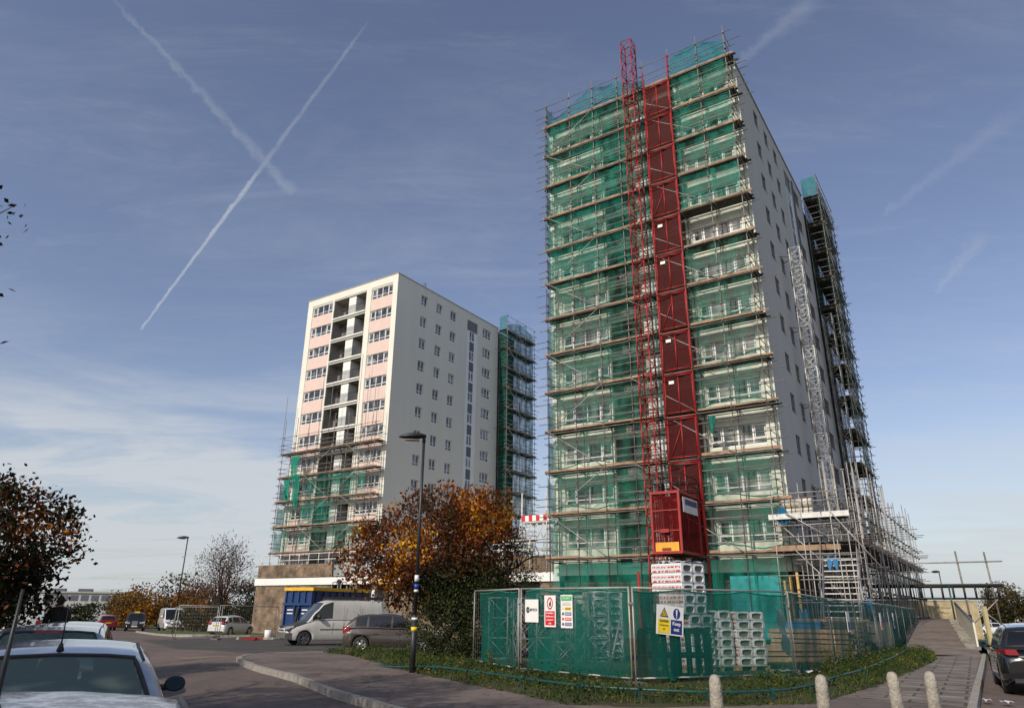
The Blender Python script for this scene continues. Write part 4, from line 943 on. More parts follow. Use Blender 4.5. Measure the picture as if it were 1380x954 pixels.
# ================================================================== FENCE
FP_ = [(-1.05, 21.8, .10), (.26, 18.95, .10), (2.70, 16.6, .09), (6.88, 18.4, .07), (9.45, 22.1, -.02), (11.6, 25.1, -.05), (13.7, 28.1, -.07), (15.9, 31.4, -.08), (18.0, 34.8, -.1), (20.2, 38.4, -.13), (22.8, 42.6, -.15), (25.6, 47.1, -.17)]
FLAB = ['short left end fence panel beside the orange tree', 'fence panel carrying the white, red and green notices', 'wide fence panel carrying the danger sign in front of the insulation stacks', 'first green netted fence panel right of the fence corner',
        'second green netted fence panel right of the fence corner', 'third green netted fence panel right of the fence corner', 'fourth green netted fence panel right of the fence corner', 'fifth green netted fence panel right of the corner', 'sixth green netted fence panel right of the corner', 'seventh green netted fence panel right of the corner', 'last and farthest fence panel beside the ramp']
def fence_panel(a, b, label, net=True, h=2.0, group='temporary fence panels', cat='fence panel', seed=0, wires=True, netside=-.05, fold=0):
    a, b = Vector(a), Vector(b); d = b-a; Lh = math.hypot(d.x, d.y); t = thing('fence_panel', label, cat, tuple(a), math.atan2(d.y, d.x), group); dz = d.z
    Z = lambda x, z: z+dz*x/Lh
    m = MB(); e = .05
    for x in (e, Lh-e): m.tube((x, 0, Z(x, .0)), (x, 0, Z(x, h)), .021, 6)
    for z in (.12, h-.02): m.tube((e, 0, Z(e, z)), (Lh-e, 0, Z(Lh-e, z)), .021, 6)
    m.build('frame', M['tubel'], t)
    if wires:
        m = MB(); n = int(Lh/.16)
        for k in range(1, n): x = e+(Lh-2*e)*k/n; m.tube((x, 0, Z(x, .12)), (x, 0, Z(x, h)), .0028, 3, caps=False)
        for k in range(1, 8): z = .12+(h-.14)*k/8; m.tube((e, 0, Z(e, z)), (Lh-e, 0, Z(Lh-e, z)), .0032, 3, caps=False)
        m.build('wire_mesh', M['tubeg'], t)
    if net:
        r = random.Random(seed); x0 = .06+fold*.5; x1 = Lh-.06; n = 26; rows = []
        for j in range(13):
            f = j/12; row = []
            for i in range(n+1):
                u = i/n; x = x0+(x1-x0)*u + (fold*.35*(1-f)*math.sin(PI*f)*(1-u))
                row.append((x, netside*.6-.045*abs(math.sin(x*2.1+seed))*math.sin(PI*f)-.03*math.sin(x*7+seed)*(1-f), Z(x, .10+(h-.14)*f-(.07*abs(math.sin(x*1.7+seed*2))*(j == 12)))))
            rows.append(row)
        m = MB(); m.grid(rows); m.build('net', M['fnet'], t)
        m = MB(); m.sweep([rows[12][i] for i in range(n+1)], .018, 5); m.build('net_hem', M['netcloth'], t)
    for x in (0, ):
        m = MB(); m.box((x, 0, .0), (.22, .68, .13)); m.build('foot_block', M['plastg'], t)
    m = MB(); m.box((.0, 0, Z(0, h-.35)), (.12, .06, .05)); m.build('clamp', M['tubel'], t)
    return t
for i, (a, b) in enumerate(zip(FP_, FP_[1:])): fence_panel(a, b, FLAB[i], seed=i, wires=i < 5, fold=1 if i in (0, ) else (.4 if i == 1 else 0))
# loose curtain of net hanging inside the third panel
mm = MB(); mm.grid([[(2.95+.5*i/6+.35*(1-j/8)**2, 17.0+.15*math.sin(i*1.3), .15+1.85*j/8) for i in range(7)] for j in range(9)])
tag(mm.build('loose_net', M['fnet']), 'loose flap of green net hanging beside the slim red post', 'netting')

# ------------------------------------------------------------------ signs on the fence
def on_fence(i, dist, z): a, b = Vector(FP_[i]), Vector(FP_[i+1]); d = (b-a); L_ = math.hypot(d.x, d.y); p = a+d*dist/L_; n = Vector((d.y, -d.x, 0)).normalized(); return p+n*.10+Vector((0, 0, z)), math.atan2(d.y, d.x)
def sign(i, dist, z, w, h, label, name='site_sign', tilt=0):
    p, r = on_fence(i, dist, z); t = thing(name, label, 'sign', tuple(p), r); t.rotation_euler = (0, tilt, r)
    m = MB(); m.b2((-w/2, -.006, -h/2), (w/2, .006, h/2)); m.build('board', M['signw'], t); return t
def pan(t, x0, x1, z0, z1, mt, name='colour_panel', y=-.009):
    m = MB(); m.b2((x0, y-.001, z0), (x1, y+.0015, z1)); return m.build(name, mt, t)
RX = (PI/2, 0, 0)
s1 = sign(1, .50, 1.46, .44, .53, 'plain white board with a small dark roundel and company lettering, leftmost on the fence')
m = MB(); cx, cz, R0 = -.125, .02, .075
for k in range(14):
    a, b = 2*PI*k/14, 2*PI*(k+1)/14; m.face([(cx+R0*.72*math.cos(a), -.010, cz+R0*math.sin(a)), (cx+R0*.72*math.cos(b), -.010, cz+R0*math.sin(b)), (cx+R0*.38*math.cos(b), -.010, cz+R0*.55*math.sin(b)), (cx+R0*.38*math.cos(a), -.010, cz+R0*.55*math.sin(a))])
for z in (-.035, 0, .035): m.b2((cx-.05, -.012, cz+z-.007), (cx+.05, -.0105, cz+z+.007))
m.b2((cx-.008, -.013, cz-.07), (cx+.008, -.0107, cz+.07)); m.build('roundel', M['signk'], s1)
text_mesh('JMTECH', .085, M['signk'], s1, (.065, -.010, .02), RX, bold=.0015, sx=.8)
s2 = sign(1, 1.10, 1.46, .36, .72, 'tall white and red prohibition sign, second from left on the fence')
pan(s2, -.15, .15, -.32, .0, M['signr'])
m = MB()
for k in range(24):
    a, b = 2*PI*k/24, 2*PI*(k+1)/24; m.face([(.095*math.cos(a), -.010, .175+.14*math.sin(a)), (.095*math.cos(b), -.010, .175+.14*math.sin(b)), (.068*math.cos(b), -.010, .175+.105*math.sin(b)), (.068*math.cos(a), -.010, .175+.105*math.sin(a))])
m.build('ring', M['signr'], s2)
m = MB(); m.prism([(-.01, .10), (.03, .12), (.035, .19), (.02, .25), (.008, .25), (.004, .2), (-.02, .18), (-.03, .19), (-.025, .15)], 1, -.012, -.010); m.build('hand_symbol', M['signk'], s2)
for k, tx in enumerate(('No admittance', 'Authorised', 'personnel', 'only')): text_mesh(tx, .052, M['signw'], s2, (0, -.0125, -.045-.077*k), RX, bold=.0015, sx=.78 if k == 0 else 1)
s3 = sign(1, 1.62, 1.46, .36, .74, 'tall white sign with a green heading and coloured rows, third from left')
pan(s3, -.16, .16, .24, .34, M['signg']); text_mesh('SITE SAFETY', .06, M['signw'], s3, (0, -.0125, .29), RX, bold=.001, sx=.78)
for k in range(3): pan(s3, -.13, .13, .19-.03*k, .195-.03*k, M['signk'], 'fine_print')
for k, c in enumerate(('signy', 'signb', 'signr', 'signb')):
    z = .06-.115*k; pan(s3, -.055, .145, z-.035, z+.035, M[c])
    m = MB(); m.prism([(-.11+.03*math.cos(a), z+.033*math.sin(a)) for a in [PI/2+2*PI*i/(3 if k == 0 else 10) for i in range(3 if k == 0 else 10)]], 1, -.012, -.0095); m.build('pictogram', M[c], s3)
    for q in (-.012, .012): pan(s3, -.04, .13, z+q-.005, z+q+.005, M['signw'] if k else M['signk'], 'fine_print', -.0115)
s4 = sign(2, .95, 1.30, .72, .62, 'white danger and keep out sign with yellow and blue halves, tilted on the fence', tilt=rad(6))
pan(s4, -.32, -.01, -.28, .02, M['signy']); pan(s4, .02, .32, -.28, .02, M['signb'])
m = MB(); m.prism([(-.28, .06), (-.05, .06), (-.165, .26)], 1, -.011, -.009); m.build('warning_triangle', M['signk'], s4)
m = MB(); m.prism([(-.245, .08), (-.085, .08), (-.165, .22)], 1, -.013, -.0112); m.build('triangle_fill', M['signy'], s4)
m = MB(); m.prism([(-.172, .13), (-.158, .13), (-.155, .19), (-.175, .19)], 1, -.015, -.0132); m.b2((-.172, -.015, .10), (-.158, -.0132, .118)); m.b2((-.21, -.015, .085), (-.19, -.0132, .14)); m.b2((-.14, -.015, .085), (-.12, -.0132, .14)); m.build('pictogram', M['signk'], s4)
m = MB(); m.prism([(.17+.095*math.cos(2*PI*k/24), .155+.115*math.sin(2*PI*k/24)) for k in range(24)], 1, -.011, -.009); m.build('blue_disc', M['signb'], s4)
m = MB(); m.prism([(.158, .10), (.182, .10), (.192, .24), (.148, .24)], 1, -.013, -.0112); m.b2((.158, -.013, .06), (.182, -.0112, .085)); m.build('pictogram', M['signw'], s4)
text_mesh('DANGER', .062, M['signk'], s4, (-.165, -.0125, -.03), RX, bold=.001, sx=.95); text_mesh('Construction', .044, M['signk'], s4, (-.165, -.0125, -.115), RX); text_mesh('site', .044, M['signk'], s4, (-.165, -.0125, -.19), RX)
text_mesh('Keep', .105, M['signw'], s4, (.17, -.0125, -.06), RX, bold=.002); text_mesh('out', .105, M['signw'], s4, (.17, -.0125, -.18), RX, bold=.002)
for i, d, lb in ((4, 2.0, 'first'), (6, .8, 'second'), (7, .9, 'third')):
    s5 = sign(i, d, 1.35, .42, .6, 'small notice seen edge on along the right hand fence, %s from the corner' % lb); pan(s5, -.17, .17, -.25, .0, M['signb'] if i != 6 else M['signr'])

# ------------------------------------------------------------------ insulation packs
def pack_mesh(w, d, h, holes):
    """pack w along x (end face with oval openings in the wrap), d deep"""
    m = MB(); b = .03
    # wrapped body, slightly rounded
    pr = [(-w/2+b, 0), (w/2-b, 0), (w/2, b), (w/2, h-b), (w/2-b, h), (-w/2+b, h), (-w/2, h-b), (-w/2, b)]
    for k in range(8): p, q = pr[k], pr[(k+1) % 8]; m.face([(p[0], 0, p[1]), (q[0], 0, q[1]), (q[0], d, q[1]), (p[0], d, p[1])])
    m.face([(p[0], d, p[1]) for p in pr])
    # front: wrap with ovals cut out; insulation set back
    n = 28; cw = w/holes
    for q in range(holes):
        cx = -w/2+cw*(q+.5); rx, rz2 = cw*.36, h*.33
        for k in range(n):
            a0, a1 = 2*PI*k/n, 2*PI*(k+1)/n
            def ov(a): c, s = math.cos(a), math.sin(a); return (cx+rx*math.copysign(abs(c)**.6, c), h/2+rz2*math.copysign(abs(s)**.6, s))
            def sq(a): c, s = math.cos(a), math.sin(a); e = max(abs(c), abs(s)); return (cx+cw/2*c/e, h/2+h/2*s/e)
            o0, o1, s0, s1_ = ov(a0), ov(a1), sq(a0), sq(a1)
            m.face([(s0[0], 0, s0[1]), (s1_[0], 0, s1_[1]), (o1[0], -.012, o1[1]), (o0[0], -.012, o0[1])])
            m.face([(o0[0], -.012, o0[1]), (o1[0], -.012, o1[1]), (o1[0], .035, o1[1]), (o0[0], .035, o0[1])])
        m.cur = 1; m.face([(cx-rx, .035, h/2-rz2), (cx+rx, .035, h/2-rz2), (cx+rx, .035, h/2+rz2), (cx-rx, .035, h/2+rz2)]); m.cur = 0
    return m
def print_mat():
    m, t, b = new_mat('white wrap with red print'); b.inputs['Roughness'].default_value = .4
    tcn = t.nodes.new('ShaderNodeTexCoord'); mp = t.nodes.new('ShaderNodeMapping'); mp.inputs['Scale'].default_value = (1, 1, 1); lk(t, tcn.outputs['Object'], mp.inputs[0])
    sp = t.nodes.new('ShaderNodeSeparateXYZ'); lk(t, mp.outputs[0], sp.inputs[0])
    def mth(op, a, bb=None):
        n = t.nodes.new('ShaderNodeMath'); n.operation = op
        for i, v in enumerate((a, bb)):
            if v is None: continue
            if isinstance(v, (int, float)): n.inputs[i].default_value = v
            else: lk(t, v, n.inputs[i])
        return n.outputs[0]
    row = mth('FRACT', mth('MULTIPLY', sp.outputs[2], 9.5)); band = mth('LESS_THAN', mth('ABSOLUTE', mth('SUBTRACT', row, .5)), .22)
    nz = t.nodes.new('ShaderNodeTexNoise'); nz.inputs['Scale'].default_value = 1; nz.inputs['Detail'].default_value = 2
    m2 = t.nodes.new('ShaderNodeMapping'); m2.inputs['Scale'].default_value = (30, 22, 9.5); lk(t, tcn.outputs['Object'], m2.inputs[0]); lk(t, m2.outputs[0], nz.inputs[0])
    pr = mth('MULTIPLY', band, mth('GREATER_THAN', nz.outputs[0], .47))
    mx = t.nodes.new('ShaderNodeMix'); mx.data_type = 'RGBA'; lk(t, pr, mx.inputs['Factor']); mx.inputs['A'].default_value = (.66, .66, .66, 1); mx.inputs['B'].default_value = (.50, .035, .04, 1); lk(t, mx.outputs['Result'], b.inputs['Base Color']); return m
M['print'] = print_mat()
ORD = ['bottom', 'second', 'third', 'fourth', 'fifth', 'sixth', 'seventh', 'eighth', 'ninth', 'tenth', 'eleventh', 'twelfth', 'thirteenth']
packs = {}
def stack(px, py, rz, n, w, d, h, holes, where, z0, group, jit=.03, shift=None):
    key = (w, d, h, holes)
    if key not in packs:
        mm = pack_mesh(w, d, h, holes); wrap = mm.mesh('insulation_pack', [M['wrap'], M['insul']])
        sd = MB(); sd.face([(-w/2-.004, .03, .03), (-w/2-.004, .03, h-.03), (-w/2-.004, d-.03, h-.03), (-w/2-.004, d-.03, .03)]); packs[key] = (wrap, sd.mesh('printed_side', M['print']))
    r = random.Random(n*7+int(px*10))
    for k in range(n):
        dx = r.uniform(-jit, jit)+(shift(k) if shift else 0); c, s = math.cos(rz), math.sin(rz); a = rz+r.uniform(-.02, .02)
        t = thing('insulation_pack', '%s wrapped insulation pack from the ground in %s' % (ORD[k], where) if k else 'bottom wrapped insulation pack of %s' % where, 'insulation pack', (px+dx*c, py+dx*s, z0+k*(h+.004)), a, group)
        put('wrap', packs[key][0], t); put('printed_side', packs[key][1], t)
gz = vh(5.5, 21)
fr0 = math.atan2(-.5558, .8313)+.10
G_ = 'wrapped insulation packs in the yard'
stack(5.05, 19.7, rad(40), 10, 1.0, 1.0, .252, 2, 'the tallest stack beside the danger sign', gz+.12, G_, shift=lambda k: -.22 if k > 4 else 0)
stack(5.62, 20.15, rad(22), 6, .88, .9, .228, 2, 'the middle lower stack', gz+.12, G_)
stack(6.54, 20.4, rad(18), 6, .88, .9, .224, 2, 'the lower stack under the torn sheet', gz+.12, G_)
stack(3.1, 23.6, rad(14), 9, 1.0, 1.0, .215, 2, 'the rear stack behind the fence corner', vh(3.5, 26)+.1, G_)
for k, (x, y, a) in enumerate(((5.05, 19.7, rad(40)), (5.62, 20.15, rad(22)), (6.54, 20.4, rad(18)), (3.1, 23.6, rad(14)))):
    m = MB()
    for j in range(3): m.b2((-.5+.44*j, 0, 0), (-.38+.44*j, 1.2, .09))
    for j in range(6): m.b2((-.52, .02+.2*j, .09), (.52, .14+.2*j, .112))
    tag(m.build('pallet', M['wood'], None, (x, y, vh(x, y)-.0), a), 'timber pallet under %s' % ('the tallest insulation stack', 'the middle lower stack', 'the stack with the torn sheet', 'the rear insulation stack')[k], 'pallet', 'pallets under the packs')
mm = MB(); mm.grid([[(4.9-.75+1.15*i/10, 19.85+.9*j/5+.15*math.sin(i), gz+.12+2.56+.10*abs(math.sin(i*1.7+j))) for i in range(11)] for j in range(6)]); tag(mm.build('crumpled_wrap', M['wrap']), 'crumpled clear wrap on top of the tallest insulation stack', 'plastic wrap')
mm = MB(); mm.grid([[(7.2+.12*i+.05*math.sin(j*2), 20.25+.18*i-.05*j, gz+1.66-.19*j+.04*math.sin(i*3)-.05*i) for i in range(5)] for j in range(7)]); tag(mm.build('torn_sheet', M['signw']), 'torn white sheet hanging off the right end of the low stacks', 'plastic wrap')
mm = MB(); mm.grid([[(6.5+1.0*i/8, 19.0+.25*j/3-.1*i/8, vh(7.4, 20.5)+.04+.10*abs(math.sin(i*1.3+j))) for i in range(9)] for j in range(4)]); tag(mm.build('plastic_scrap', M['signw']), 'white plastic scrap lying on the grass in front of the stacks', 'plastic wrap')
# plastic pallets stood on end
def slot_pallet(x, y, rz, mt, label):
    t = thing('upright_pallet', label, 'pallet', (x, y, vh(x, y)), rz); m = MB()
    m.prism([(-.46, 0), (-.46, .98), (-.40, 1.08), (-.25, 1.12), (-.25, 0)], 1, 0, .14)
    for a in (-.12, .10): m.b2((a, 0, 0), (a+.12, .14, 1.1))
    m.prism([(.46, 0), (.46, .98), (.40, 1.08), (.30, 1.12), (.30, 0)], 1, 0, .14)
    for z in (0, .45, .98): m.b2((-.25, .02, z), (.30, .12, z+.13))
    m.build('deck', mt, t); return t
slot_pallet(3.45, 17.75, fr0+.2, M['wood_and_shade'], 'dark brown slotted pallet standing upright just right of the fence corner')
slot_pallet(4.3, 17.9, fr0+.45, M['darkgreen'], 'dark green slotted pallet standing upright before the tallest stack')
mm = MB(); mm.tube((3.42, 19.6, vh(3.3, 19.6)), (3.43, 19.62, vh(3.3, 19.6)+2.45), .035, 6); tag(mm.build('red_post', M['red']), 'slim red post rising behind the fence corner', 'post')
# spare lattice mast sections standing in the yard behind the left fence
r = random.Random(8)
for k, (x, y) in enumerate(((-.3, 24.4), (.5, 24.1), (1.25, 23.9), (1.6, 22.2), (2.15, 23.5), (2.8, 23.3), (.0, 26.0), (1.0, 26.2), (3.3, 24.9))):
    m = MB(); lattice(m, (0, 0), .62, 0, 1.82+.12*(k % 3 == 2), .62, .032, .018, 'xx' if k % 2 else 'x', .5)
    tag(m.build('mast_section', M['tubel'] if k in (3,) else mat('yard mast paint', (.26, .28, .28), .6, .2) if k == 0 else bpy.data.materials['yard mast paint'], None, (x, y, vh(x, y)), r.uniform(-.4, .3)),
        ['leftmost grey lattice section standing in the yard', 'second lattice section from the left in the yard', 'third lattice section from the left in the yard', 'bright lattice section nearest the notices', 'lattice section behind the green headed sign', 'lattice section right of the notices', 'rear left lattice section in the yard', 'rear middle lattice section in the yard', 'rear right lattice section by the rear stack'][k], 'mast section', 'lattice sections stored in the yard')
mm = MB()
for a, b in (((1.5, 19.8, 0), (2.2, 20.4, 1.2)), ((2.5, 19.3, 0), (3.0, 20.3, 1.25))): mm.tube((a[0], a[1], vh(a[0], a[1])), (b[0], b[1], vh(*b[:2])+b[2]), .03, 5)
tag(mm.build('leaning_tubes', M['tubel']), 'pair of grey tubes propped aslant behind the notices', 'tubes')
mm = MB(); mm.b2((-2.2, -.02, 1.7), (2.2, .02, 2.0)); mm.b2((-2.2, -.02, 0), (-2.1, .02, 1.7)); mm.b2((2.1, -.02, 0), (2.2, .02, 1.7))
tag(mm.build('yard_barrier', M['whitem'], None, (2.2, 28.5, vh(2, 28)), fr0), 'pale board on posts behind the lattice sections', 'barrier')
# timber stacks behind the right hand fence
for k, (x, y, n) in enumerate(((10.6, 26.4, 6), (12.2, 29.0, 7), (13.9, 32.4, 8), (9.2, 24.6, 3))):
    mm = MB(); r = random.Random(k)
    for j in range(n):
        for q in range(5): mm.box((r.uniform(-.1, .1), -.5+.25*q, .06+.16*j), (2.6, .2, .10 if j % 2 else .14), Matrix.Rotation(r.uniform(-.03, .03), 3, 'Z'))
    tag(mm.build('timber_stack', M['wood'] if k != 1 else M['boardu'], None, (x, y, vh(x, y)), fr0+.2*k), ['brown timber stack behind the first right hand panel', 'dark timber stack in the middle of the right yard', 'far timber stack near the stairs', 'few loose planks on the grass right of the torn sheet'][k], 'timber stack', 'timber in the yard')
for k, (x, y) in enumerate(((14.0, 31.0), (16.5, 33.8), (11.0, 28.2))):
    mm = MB(); mm.box((0, 0, .55), (1.3, 1.0, 1.1)); mm.box((0, 0, 1.13), (1.36, 1.06, .06)); tag(mm.build('site_crate', M['bluetarp'] if k == 2 else M['plastg'], None, (x, y, vh(x, y)), fr0), ['grey lidded site box by the stair foot', 'grey lidded site box at the far right of the yard', 'blue lidded site box behind the timber'][k], 'box', 'site boxes')

# ------------------------------------------------------------------ knee rail round the verge
KR = [(-6.3, 27.0), (-5.0, 24.4), (-3.5, 21.6), (-1.9, 19.3), (-.84, 17.9), (.23, 16.3), (1.33, 14.75), (2.4, 14.25), (3.6, 14.0), (4.85, 14.25), (5.9, 15.2), (7.2, 17.0), (9.0, 19.5), (11.3, 23.0), (13.6, 26.5), (16.0, 30.5)]
t = thing('knee_rail', 'low green tubular knee rail following the edge of the grass verge', 'rail', (KR[0][0], KR[0][1], 0))
m = MB(); pts = [(x-KR[0][0], y-KR[0][1], vh(x, y)+.13) for x, y in KR]
sm = [Vector(p) for p in pts]
fine = []
for k in range(len(sm)-1):
    p0, p1, p2, p3 = sm[max(0, k-1)], sm[k], sm[k+1], sm[min(len(sm)-1, k+2)]
    for j in range(6):
        u = j/6; fine.append(.5*((2*p1)+(-p0+p2)*u+(2*p0-5*p1+4*p2-p3)*u*u+(-p0+3*p1-3*p2+p3)*u**3))
fine.append(sm[-1]); m.sweep(fine, .026, 7); m.build('rail', M['rgreen'], t)
def kp(p): return lambda m: m.b2((p[0]-.035, p[1]-.035, p[2]-.45), (p[0]+.035, p[1]+.035, p[2]+.04))
parts([kp(p) for p in pts], 'post', M['rgreen'], t)

# ------------------------------------------------------------------ bollards
def bollard(x, y, label, lean=0):
    m = MB(); rings = [(-.25, .088), (0, .086), (.25, .083), (.5, .080), (.66, .078), (.73, .073), (.775, .060), (.80, .038), (.81, .0)]
    rr = random.Random(int(x*10))
    m.grid([[((r_+.0035*rr.uniform(-1, 1)*(r_ > 0))*math.cos(2*PI*k/20), (r_)*math.sin(2*PI*k/20), z) for k in range(21)] for z, r_ in rings])
    o = m.build('bollard', M['stone'], None, (x, y, H(y)-.0), rr.uniform(0, 6), weld=True); o.rotation_euler = (rad(lean), rad(lean*.6), 0)
    tag(o, label, 'bollard', 'weathered concrete bollards on the pavement'); return o
bollard(2.62, 9.8, 'leftmost weathered concrete bollard, in front of the fence'); bollard(4.02, 9.95, 'second weathered concrete bollard from the left', 1)
bollard(5.25, 10.5, 'third bollard from the left, on the tarmac before the slabs', -1); bollard(5.83, 10.68, 'rightmost concrete bollard, nearest the slab path', 1.5)

# ------------------------------------------------------------------ street lamps
def lamp(x, y, h, label, aim, rb=.075, sticker=False, head=1.0):
    z0 = H(y)+.0; t = thing('street_lamp', label, 'street lamp', (x, y, z0), aim, 'street lamps')
    m = MB(); m.tube((0, 0, -.1), (0, 0, 1.3), rb, 10); m.tube((0, 0, 1.3), (0, 0, 1.4), rb, 10, rb*.7); m.tube((0, 0, 1.4), (0, 0, h), rb*.68, 10, rb*.5); m.build('pole', M['black'], t)
    m = MB(); L_ = .78*head; rows = []
    for i in range(11):
        u = i/10; w = .19*head*math.sin(PI*min(1, u*.93+.05))**.6; hh = .115*head*math.sin(PI*min(1, .08+u*.9))**.7
        rows.append([(-L_*u+.06, w*math.cos(a), h+.02+max(0, math.sin(a))*hh-max(0, -math.sin(a))*hh*.55+.05*(1-u)) for a in [2*PI*k/14 for k in range(15)]])
    m.grid(rows); m.tube((0, 0, h-.12), (0, 0, h+.1), .05, 8); m.build('lamp_head', M['black'], t)
    m = MB(); m.prism([(-.32*L_+.24*L_*math.cos(a)*1.2-.1, .12*head*math.sin(a)) for a in [2*PI*k/14 for k in range(14)]], 2, h-.065, h-.05); m.build('lens', mat('lamp lens', (.35, .35, .36), .2, coat=1), t)
    if sticker:
        for z, c, hh in ((2.32, 'signw', .16), (2.12, 'blueu', .10), (2.0, 'signw', .06), (1.05, 'signy', .10), (1.3, 'signw', .06)):
            m = MB(); m.tube((0, 0, z-hh/2), (0, 0, z+hh/2), rb*(.70 if z > 1.4 else 1.03)+.004, 10); m.build('sticker', M[c], t)
    return t
lamp(-2.51, 19.85, 6.15, 'tall black street lamp standing at the verge in front of the orange tree', .15, .078, True)
lamp(-27.4, 61.5, 7.45, 'slim dark street lamp far down the road beside the parked white hatchback', .1, .09, head=1.25)
lamp(44.5, 76, 6.2, 'distant lamp rising behind the gantry on the right', .2, .09, head=1.3)

# ================================================================== VEHICLES
def lerp(a, b, t): return a+(b-a)*t
def curve(pts, x):
    if x <= pts[0][0]: return pts[0][1]
    for (a, u), (b, v) in zip(pts, pts[1:]):
        if x <= b:
            t = (x-a)/(b-a); t = t*t*(3-2*t)*.5+t*.5; return lerp(u, v, t)
    return pts[-1][1]
def vehicle(name, label, cat, pos, heading, S, group=None):
    """S: L, W, top [(x, z)] lower body top line, roof [(x, z)] cabin line, belt z, wb roof half width, wheels (xr, xf, radius), side window x ranges"""
    t = thing(name, label, cat, pos, heading, group); L_, Wd = S['L'], S['W']; hl = L_/2; hw = Wd/2; rw = S['wr']; zb = S.get('sill', .22)
    wx = S['wheels'][:2]; wr_ = S['wheels'][2]; arch = wr_+.055
    xs = sorted({round(-hl+L_*k/44, 4) for k in range(45)} | {round(w+arch*math.sin(a), 4) for w in wx for a in [rad(q) for q in range(-90, 91, 18)]} | set(S.get('xcuts', ())))
    def plan(x):
        e = hl-abs(x); k = S.get('nose', .55) if x > 0 else S.get('tail', .35)
        return hw*(1-.16*max(0, 1-e/k)**2.2)
    def arch_z(x):
        z = -1
        for w in wx:
            if abs(x-w) < arch: z = max(z, wr_+math.sqrt(max(0, arch*arch-(x-w)**2)))
        return z
    m = MB(); rows = []
    for x in xs:
        w = plan(x); tp = curve(S['top'], x); e = hl-abs(x); lift = .12*max(0, 1-e/.3)**2; az = arch_z(x); z0 = zb+lift
        zs = [z0, z0+.10, lerp(z0, tp, .38), lerp(z0, tp, .66), tp-.09, tp-.02, tp+.012, tp+.03]
        ys = [w-.05, w-.005, w, w-.012, w-.035, w-.09, w*.55, 0]
        if az > 0: zs = [max(z, az+.0*i) if i < 4 else z for i, z in enumerate(zs)]
        pts = [(x, y, z) for y, z in zip(ys, zs)]; rows.append([(p[0], -p[1], p[2]) for p in pts]+[p for p in pts[::-1][1:]])
    m.grid(rows)
    for r_ in (rows[0], rows[-1]): m.face(r_)
    # cabin grid: share of body skin and of glass taken from the same surface
    rf = S['roof']; xa, xb = rf[0][0], rf[-1][0]; belt = S['belt']; zmax = max(z for _, z in rf)
    cx = sorted({round(lerp(xa, xb, k/40), 4) for k in range(41)} | set(S.get('wcuts', ())))
    cx = [x for x in cx if xa <= x <= xb]
    def hwz(z, x): 
        k = max(0, min(1, (z-belt)/(zmax-belt))); taper = 1-.05*max(0, (abs(x-(xa+xb)/2)/((xb-xa)/2))-.55)
        return lerp(hw-.045, rw, k**1.25)*taper
    crows = []
    for x in cx:
        zr = curve(rf, x); b = curve(S['top'], x)-.015; zr = max(zr, b+.002); win = max(b+.001, zr-.075)
        q = [(hwz(b, x), b), (hwz(lerp(b, win, .08), x), lerp(b, win, .08)), (hwz(lerp(b, win, .55), x), lerp(b, win, .55)), (hwz(win, x), win), (hwz(zr-.02, x)-.035, lerp(win, zr, .78)), (hwz(zr, x)-.10, zr)]
        yy = q[-1][0]; q += [(yy*.62, zr+.018), (0, zr+.028)]
        row = [(x, -y, z) for y, z in q]+[(x, y, z) for y, z in q[::-1][1:]]; crows.append(row)
    # faces by band: index j 0..13 ; side glass bands 1,2 and 11,12 ; top bands 5..8 are front/rear glass where sloping
    ws, rs_ = S['screen'], S['rear']; sides = S['sides']; glass = {'windscreen': MB(), 'rear_window': MB()}
    sg = {}
    for i in range(len(cx)-1):
        xm = (cx[i]+cx[i+1])/2
        for j in range(14):
            f = [crows[i][j], crows[i][j+1], crows[i+1][j+1], crows[i+1][j]]
            tgt = m
            if 5 <= j <= 8 or (j in (4, 9) and False):
                if ws and ws[0] < xm < ws[1]: tgt = glass['windscreen']
                elif rs_ and rs_[0] < xm < rs_[1]: tgt = glass['rear_window']
            elif j in (1, 2, 11, 12):
                for a, b in sides:
                    if a < xm < b: tgt = sg.setdefault((a, j > 5), MB())
            tgt.smooth = True; tgt.face(f)
    body = m.build('body', S['paint'], t, weld=True)
    for k, g in glass.items():
        if g.f: g.build(k, S.get('rglass' if k == 'rear_window' else 'glass', M['cglass']), t, weld=True)
    for g in sg.values(): g.build('side_window', S.get('glass', M['cglass']), t, weld=True)
    for rng, nm in ((rs_, 'rear'), (ws, 'front')):
        if not rng: continue
        ids = [i for i in range(len(cx)) if rng[0]-.03 <= cx[i] <= rng[1]+.03]
        if len(ids) < 2: continue
        lp = [crows[i][5] for i in ids]+[crows[ids[-1]][j] for j in range(6, 10)]+[crows[i][9] for i in ids[::-1]]+[crows[ids[0]][j] for j in range(8, 4, -1)]
        g = MB(); g.sweep([(p[0], p[1], p[2]+.004) for p in lp], .017, 6); g.build('window_seal', M['plasticb'], t)
    ids = [i for i in range(len(cx)) if (rs_[1] if rs_ else xa+.2) <= cx[i] <= (ws[0] if ws else xb)]
    for j in (4, 10):
        g = MB(); g.sweep([(crows[i][j][0], crows[i][j][1]*.985, crows[i][j][2]+.004) for i in ids[::2]], .010, 6)
        if g.f: g.build('roof_gutter', M['plasticb'], t)
    # inside: floor, seats, dashboard
    m = MB(); m.b2((-hl+.25, -hw+.12, zb+.05), (hl-.5, hw-.12, zb+.25))
